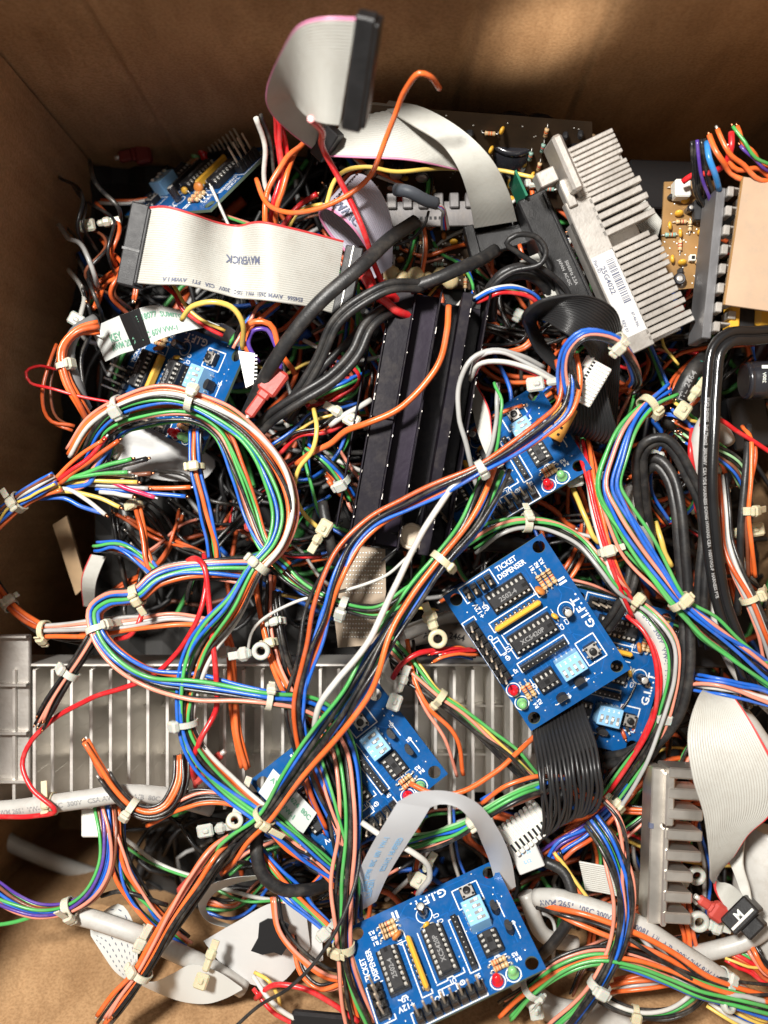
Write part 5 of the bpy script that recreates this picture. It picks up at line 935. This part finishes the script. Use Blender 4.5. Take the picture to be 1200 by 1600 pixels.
H('green yellow and blue tips poking out by the screw eye tie', [(1050, 628, 8), (1062, 640, 10), (1078, 655, 9), (1095, 670, 5)], 'gyb', .85, (), 1.8, .01, 57, cut=(3, 0))
H('frayed red and orange stub poking over the fins left of the uncovered board', [(672, 1030, 6), (690, 1022, 7), (712, 1018, 5), (740, 1022, 0)], 'orOorob', .55, (), 1.5, .01, 58, cut=(8, 0))
wire('red wire arching over the pointed grey strip', [(614, 1060, 4), (628, 1035, 8), (655, 1018, 8), (690, 1016, 4)], 'r', .85)
H('orange pink and grey wires running flat above the wide heat sink', [(70, 985, 2), (140, 982, 6), (210, 975, 7), (270, 968, 8), (330, 975, 6)], 'opaow', .85, [(62, 985, 'z')], 1.5, .01, 59)
H('orange wires with dark grey cable in the bottom left of the deep gap', [(-12, 908, -18), (20, 950, -14), (60, 980, -10), (110, 990, -6), (160, 992, -4)], 'oOpk', .85, [(18, 938, 'z')], 1.6, .01, 60)
H('orange and green wires with black under the curved ribbon end', [(150, 855, -8), (190, 858, -4), (225, 880, -2), (245, 905, 0)], 'okbg', .8, (), 1.5, .02, 61)
H('rust orange wires running straight down through the gap under the cut fan', [(215, 790, -6), (222, 830, -3), (230, 870, -2), (240, 900, -2)], 'oO', .9, [(226, 790, 'z')], 1.4, .01, 62)
H('orange loops tied at the left of the banded film', [(155, 512, 2), (120, 518, 4), (98, 545, 4), (103, 590, 4), (125, 632, 2), (145, 665, -4)], 'oOo', .95, [(112, 566, 'z')], 1.4, .01, 63)
H('thin rust orange leads curling against the left wall', [(92, 540, -6), (74, 580, -4), (70, 620, -4), (85, 655, -6), (115, 670, -8)], 'OnO', .7, (), 1.8, .01, 64)
wire('thin red wire looping out to the left wall', [(175, 630, 4), (130, 620, 4), (80, 608, 4), (48, 598, 2), (42, 582, 2), (62, 572, 0), (90, 576, -4)], 'r', .5)
H('orange loop with violet and white wires at the end of the maverick ribbon', [(405, 560, 2), (382, 535, 6), (392, 512, 8), (418, 512, 8), (432, 540, 6), (450, 590, 2)], 'ov', 1.0, (), 1.6, .02, 65)
H('red blue and yellow wires tucked between cords and heat sink', [(430, 700, -6), (470, 672, -3), (510, 655, -3), (560, 640, -6)], 'rbyO', .8, (), 1.9, .01, 66)
wire('yellow and white striped wire curving down left of the heat sink', [(492, 640, 4), (496, 670, 8), (488, 705, 8), (468, 730, 7), (460, 765, 5), (475, 800, 3), (500, 825, 2)], 'y', .75)
H('blue orange and green wires left of the foot of the black heat sink', [(480, 700, 0), (505, 720, 2), (530, 745, 0), (550, 780, -4)], 'bokg', .85, [(536, 752, 'z')], 1.5, .01, 67)
H('green black and red wires showing between the cords left of the heat sink', [(525, 560, -4), (555, 590, -6), (525, 620, -8), (480, 640, -8)], 'grkO', .8, (), 2.0, .01, 68)
H('blue wires in the gap beside the heat sink with a white tie', [(480, 625, -6), (510, 610, -4), (545, 595, -4), (575, 580, -8)], 'bbg', .85, [(492, 625, 'z')], 1.4, .01, 69)
wire('white lead slanting up to the heat sink past a small tie', [(515, 665, -2), (545, 645, 0), (580, 625, -2)], 'w', 1.0)
H('red white and blue leads at the right of the black heat sink top', [(742, 468, 4), (770, 455, 8), (800, 452, 8), (830, 462, 6), (850, 480, 2)], 'wbr', .8, (), 1.3, .01, 70)
H('orange and yellow wires across the toothed heat sink foot', [(868, 1330, -2), (885, 1360, 0), (905, 1392, 2), (930, 1420, 0)], 'yko', .8, (), 1.5, .01, 71)
H('black and orange tails below the nine way connector', [(850, 1345, -6), (880, 1320, -4), (915, 1300, -4), (950, 1270, -6), (985, 1230, -8)], 'oObvO', .9, [(957, 1254, 'z')], 1.6, .01, 72)
H('rust orange wires hanging beside the toothed heat sink right face', [(1062, 1370, -10), (1070, 1420, -6), (1078, 1470, -4), (1080, 1500, -6)], 'OOko', .85, (), 1.5, .01, 73)
wire('white wire with a bend above the bottom ticket board', [(566, 1285, 14), (600, 1308, 17), (640, 1330, 18), (666, 1350, 17), (672, 1372, 14), (658, 1388, 8), (655, 1400, 0)], 'w', .95)
wire('white lead into the pink crimp by the toothed heat sink', [(1062, 1372, -2), (1070, 1392, 0), (1090, 1412, 2)], 'w', .6)
H('yellow red and white wires at the lower right corner', [(1135, 1490, 0), (1160, 1500, 2), (1185, 1515, 2), (1215, 1530, 0)], 'yrwbgO', .75, (), 1.4, .01, 74)
H('orange wires bunched above the lower right corner', [(1170, 1470, 0), (1180, 1490, 4), (1192, 1508, 4), (1215, 1525, 2)], 'opok', .85, (), 1.4, .01, 75)
H('white yellow and blue wires leaving the bottom right corner', [(1110, 1560, 4), (1140, 1580, 6), (1180, 1600, 6), (1215, 1615, 4)], 'wybpw', .85, (), 1.5, .01, 76)
wire('yellow wire hanging below the small ticket board', [(895, 760, -8), (905, 785, -4), (915, 810, -2), (925, 838, -2), (935, 850, -4)], 'y', .8)
wire('yellow wire slanting between the cords right of centre', [(1024, 815, -6), (1035, 850, -4), (1048, 885, -6)], 'y', .9)
wire('ochre wire dropping from the comb heat sink', [(1030, 520, -6), (1040, 548, -5), (1060, 570, -6)], 'y', .5)
wire('black lead lying over the left hand film', [(160, 1400, 2), (190, 1392, 4), (230, 1405, 4), (262, 1412, 0)], 'k', .7)
# free standing bits
def crimp(label, p0, p1, z, col=M_redp, w_=3.2):
    F = Fr(p0, p1, z, z); m = MB(); l = F.len; F.box(m, 0, l*.5, -w_, w_, -1.8, 1.6, col, .8); F.box(m, l*.45, l*.62, -w_*.6, w_*.6, -1.5, 1.4, col, .7); F.box(m, l*.58, l, -w_*.5, w_*.5, -1.3, 1.2, col, .6); m.cyl(F.p(l*.97, 0, 0), F.p(l+1.5, 0, 0), .8, M_metal, 8)
    tag(m.build('crimp_terminal', None, F.o), label, 'connector', None)
crimp('pink insulated crimp terminal beside the thick flat black cable', (440, 578), (388, 650), 9, w_=3.2); crimp('translucent red crimp terminal lying on the wide heat sink fins', (300, 1218), (346, 1178), 6, w_=2.6)
crimp('pink flag crimp terminal touching the small black connector', (1132, 1432), (1092, 1404), 9, w_=2.8); crimp('dark red plastic crimp deep under the pink wires at the lower left', (285, 1400), (330, 1352), -6, w_=3); crimp('rust red crimp sleeve below the big loop', (392, 830), (388, 800), 2, w_=1.8)
crimp('dim red crimp terminal in the back left corner', (236, 236), (186, 246), -44, mat('shaded_red_vinyl', (.16, .02, .015), .5), w_=4)  # red vinyl colour dimmed to carry the shade of the back corner
def eye(label, x, y, z, ang, pad=True, l=6, seed=0, sc=.85):
    l = l*.8; rr = random.Random(int(x)); M_nylon = rr.choice(M_nyl); hole = 'eye' in label; ri = 1.6 if hole else .1; sc = sc*rr.uniform(.85, 1.1)*(1 if hole else .72)
    c = P(x, y, z); a = R(ang); X = np.array([math.cos(a), math.sin(a), 0]); Y = np.array([-X[1], X[0], 0]); Z = np.array([0, 0, 1.]); m = MB(); t = np.linspace(0, 2*math.pi, 25)
    if not hole: m.box(c-X*.3, (5.2, 4.2, 1.3), M_nylon, X, Y, bev=1.2); m.box(c, (2.2, 1.6, 2.4), M_nylon, X, Y, bev=.5)
    else: m.grid(np.array([[c+(X*math.cos(q)+Y*math.sin(q))*R_*sc+Z*h for R_, h in ((ri, -1.1), (3.0, -1.1), (3.4, -.7), (3.4, .7), (3.0, 1.1), (ri+.3, 1.1 if hole else 1.6), (ri, .8 if hole else 1.62))] for q in t]), M_nylon, closed=True)
    m.box(c+X*(3+l/2), (l, 3.6*sc, 1.8), M_nylon, X, Y, bev=.6); m.box(c+X*(3+l), (3.6, 5.2*sc, 3.2), M_nylon, X, Y, bev=1.0); m.box(c+X*(5.5+l), (4.2, 2.4, .7), M_nylon, X, Y, bev=.2)
    tag(m.build('screw_mount_tie', None, c), label, 'cable tie', 'loose screw eye cable ties')
eye('white screw eye tie standing by the left corner of the uncovered board', 684, 998, 10, 110, l=5); eye('white screw eye tie above the fins left of centre', 408, 1017, 12, 190, l=3); eye('pale blob headed tie at the top corner of the middle ticket board', 617, 1096, 8, 70, l=5)
eye('cream blob headed tie right of the curled ribbon tangle', 1068, 640, 14, 55, l=4.5); eye('cream mount bridging wires above the small ticket board', 838, 600, 20, 8, l=7); eye('cream blob headed tie under the corner of the small ticket board', 900, 750, -2, 10, l=5)
eye('cream mount lying on the broad white film', 315, 1532, 6, 70, l=7); eye('white screw eye under the small black connector', 1092, 1440, 4, -15, l=3.5); eye('white screw eye behind the toothed heat sink', 1088, 1368, -4, 200, l=2)
eye('pale mount under the frosted film', 655, 1375, -4, 60, l=3); eye('pale tie mount near the hooked black cable', 322, 1298, -2, 10, l=2); eye('pale mount in the dark gap by the left wall', 120, 500, -8, -30, l=4); eye('small pale mount at the upper left wall', 138, 352, -20, 10, l=4)
eye('cream tie head at the end of a black lead above the perforated plate', 506, 826, 8, 240, l=1); eye('pale mount between the cords and heat sink', 548, 655, 0, 150, l=2.5); eye('pale mount inside the left loop', 180, 705, -4, 240, l=4)
eye('pale mount in front of the capacitor and cords', 1128, 760, 4, 110, l=3); eye('pale mount at the lower right of the black cords', 1180, 828, 2, 190, l=3); eye('pale mount over the orange tangle in the bottom board gap', 838, 1580, 6, 100, l=3)
m = MB(); m.slab(Q(6, (372, 548), (398, 552), (396, 600), (384, 606)), 2, M_white)
for i in range(7): m.box(P(398, 556+i*6, 5.6), (1.6, .5, .8), M_white)
tag(m.build('connector_strip', None, P(386, 575, 6)), 'white toothed connector strip between the film board and flat black cable', 'connector')
m = MB(); F = Fr((455, 1592), (545, 1600), 6, 6); F.box(m, 0, F.len, -4, 2, -3, 0, M_tape, .8); tag(m.build('black_sleeve', None, F.o), 'black taped sleeve cut by the bottom edge of the picture', 'sleeve')
m = MB(); m.box(P(128, 1285, 0)+np.array([3, 0, 0]), (6, 9, 2), M_white, bev=.5); tag(m.build('white_tab', None, P(150, 1285, 0)), 'white plastic tab hanging below the fat grey cable', 'tab')
m = MB()
for x, y, z in ((1092, 575, 6), (1090, 583, 6), (1088, 590, 4)): m.lathe(P(x, y, z), [(.3, -2.2), (1.3, -2), (1.0, -1), (1.0, 1), (1.3, 2), (.3, 2.2)], mat('teal_resistor', (.03, .35, .25), .35), 10, (.2, 1, 0))
tag(m.build('teal_resistor', None, P(1090, 583, 6)), 'chain of teal bead resistors beside the toothed rail foot', 'resistor')
# ------------------------------------------------------------ what fills the box below: followable bundles, then the dark mass
LM = [((420, 300), 'the tall ribbon'), ((700, 300), 'the grey ribbon arc'), ((980, 330), 'the comb heat sink'), ((1130, 420), 'the toothed rail'), ((300, 400), 'the printed ribbon'), ((230, 540), 'the banded film'), ((470, 560), 'the black cords'),
      ((660, 640), 'the black heat sink'), ((850, 700), 'the small ticket board'), ((1040, 780), 'the narrow cord loop'), ((1160, 880), 'the right edge wires'), ((300, 730), 'the big wire loop'), ((250, 880), 'the snaking bundle'), ((480, 860), 'the perforated plate'),
      ((840, 980), 'the uncovered board'), ((980, 1080), 'the half hidden board'), ((200, 1120), 'the finned heat sink'), ((560, 1180), 'the middle board'), ((760, 1140), 'the right fins'), ((900, 1200), 'the black ribbon'), ((1140, 1230), 'the broad ribbon'),
      ((1050, 1330), 'the toothed heat sink'), ((330, 1330), 'the pink wire tails'), ((200, 1450), 'the dashed film'), ((440, 1470), 'the tape patch'), ((700, 1480), 'the bottom board'), ((700, 1340), 'the frosted film'), ((920, 1400), 'the printed grey cable'), ((1010, 1540), 'the bottom right wires'), ((860, 560), 'the curled ribbon'), ((560, 320), 'the lilac ribbon')]
seen = set(); rf = random.Random(77)
def inside(x, y, low=False):
    if x < 105 and y < 760: return False
    if 60 > x: return False
    if x < 150 and 780 < y < 960: return False
    if y > 1440 and x < 480: return y < 1400+x*.22
    if x < 170 and y > 1230: return False
    if x > 930 and y < 310: return False
    if x < 470 and y < 262-(x > 400)*30: return False
    if 150 < x < 390 and 500 < y < 720 and not low: return False
    return 200 < y < 1590 and x < 1215
def rand_path(cx, cy, z, ln, k=5):
    a = rf.uniform(0, 6.28); p = []; x, y = cx-math.cos(a)*ln/2, cy-math.sin(a)*ln/2
    for i in range(k):
        p.append((x, y, z+rf.uniform(-4, 3))); a += rf.gauss(0, .55); x += math.cos(a)*ln/(k-1); y += math.sin(a)*ln/(k-1)
    return [(min(1225, max(90 if y < 800 or y > 1200 else 20, x)), min(1590, max(215, y)), zz) for x, y, zz in p]
SETS = ['kk', 'kkk', 'k', 'k', 'Ok', 'kO', 'nk', 'ok', 'oo', 'okp', 'obgk', 'opgbk', 'OO', 'ow', 'kk', 'rk', 'bg', 'gkp', 'ob', 'OOo', 'kwp', 'gbkop', 'yk', 'okO', 'n', 'o', 'O', 'r', 'k', 'w', 'b', 'a', 'oOk', 'bko', 'pgk', 'gb', 'ko', 'kOO', 'kkk', 'gw', 'wbk', 'pkg', 'bgk', 'ryk', 'ooO', 'pk']
SHP = ['short', 'sagging', 'looping', 'slanting', 'dim', 'half buried', 'curving', 'twisted', 'bent', 'loose']
def filler(count, z0, z1, lens, tiep=.4):
    n = 0; tries = 0
    while n < count and tries < 9000:
        tries += 1; x, y = rf.uniform(90, 1200), rf.uniform(215, 1580)
        if not inside(x, y): continue
        if 1015 < y < 1230 and x < 800 and z1 > -10: continue
        cs = rf.choice(SETS); z = rf.uniform(z0, z1); p = rand_path(x, y, z, rf.choice(lens))
        if not all(inside(a, b) for a, b, _ in p) or any(995 < b < 1250 and a < 880 for a, b, _ in p): continue
        lm = min(LM, key=lambda q: (q[0][0]-x)**2+(q[0][1]-y)**2)[1]; side = ''
        words = ' and '.join(dict.fromkeys(CN[c] for c in cs)); lab = None
        for sh in rf.sample(SHP, len(SHP)):
            for rel in (rf.sample(['beneath', 'in the gap beside', 'low down near'], 3)):
                l = '%s %s %s %s %s' % (sh, words, 'wire' if len(cs) == 1 else 'wires', rel, lm)
                if l not in seen and len(l.split()) <= 15: lab = l; break
            if lab: break
        if not lab: continue
        seen.add(lab); ti = [(p[2][0], p[2][1], 'z')] if len(cs) > 2 and rf.random() < tiep else []
        harness(lab, p, cs, rf.uniform(.6, .88), ti, rf.uniform(1.3, 1.9), rf.uniform(.005, .03), n, 'wire' if len(cs) == 1 else 'wire bundle', 'wires lying low in the tangle', 'loose_wire' if len(cs) == 1 else 'wire_bundle', n=6, cut=rf.choice(((0, 0), (0, 5), (6, 4)))); n += 1
filler(125, -27, -9, (170, 230, 300)); filler(85, -38, -18, (200, 300))
for k, (x, y) in enumerate(((128, 330), (150, 400), (140, 450), (165, 370), (120, 400), (160, 300), (135, 480), (180, 430))):
    cs = ('kk', 'nk', 'k', 'Ok', 'ak', 'k', 'kw', 'On')[k]
    harness('%s %s near the left wall behind the printed ribbon connector' % (('dim', 'short', 'hooked', 'curled', 'drooping', 'upper', 'bent', 'dusty')[k], ' and '.join(dict.fromkeys(CN[c] for c in cs))+(' wires' if len(cs) > 1 else ' wire')), [(x-20, y-50, -30), (x+rf.uniform(-15, 25), y-15, -18), (x+rf.uniform(-15, 25), y+25, -16), (x+25, y+65, -30)], cs, .8, (), 1.8, .02, k, 'wire bundle' if len(cs) > 1 else 'wire', 'wires lying low in the tangle', 'wire_bundle' if len(cs) > 1 else 'loose_wire', n=6)
# the mass nobody could count
M_deep = [mat('shaded_wire_%s' % CN[c].replace(' ', '_'), tuple(v*.7 for v in WC[c]), .45) for c in 'kkkkkkkkOngbak']  # wire colours dimmed, so the shade of the depth is in them
m = MB(); tries = 0; n = 0
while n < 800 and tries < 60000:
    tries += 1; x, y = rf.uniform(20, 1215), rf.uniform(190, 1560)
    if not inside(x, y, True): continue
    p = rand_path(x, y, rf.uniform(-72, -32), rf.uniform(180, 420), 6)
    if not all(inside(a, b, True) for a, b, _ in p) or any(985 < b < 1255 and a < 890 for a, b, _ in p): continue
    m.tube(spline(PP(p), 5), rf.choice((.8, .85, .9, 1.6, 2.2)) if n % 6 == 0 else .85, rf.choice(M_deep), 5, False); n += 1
G = []  # added dark sheet that hides the floor between the wires
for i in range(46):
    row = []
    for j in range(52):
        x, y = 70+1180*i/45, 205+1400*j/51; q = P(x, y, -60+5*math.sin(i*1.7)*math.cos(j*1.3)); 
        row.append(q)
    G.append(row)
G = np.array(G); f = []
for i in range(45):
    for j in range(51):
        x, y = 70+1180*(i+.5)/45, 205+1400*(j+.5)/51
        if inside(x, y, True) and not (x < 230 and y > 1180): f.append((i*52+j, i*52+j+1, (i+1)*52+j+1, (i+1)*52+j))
m.add(G.reshape(-1, 3), f, mat('added_dark_sheet', (.02, .019, .018), .7, 0, .5, 200, .4, 60)); o = m.build('wire_tangle'); tag(o, 'dense dark tangle of countless wires over an added dark sheet, filling the bottom of the box', 'wires', None, 'stuff')
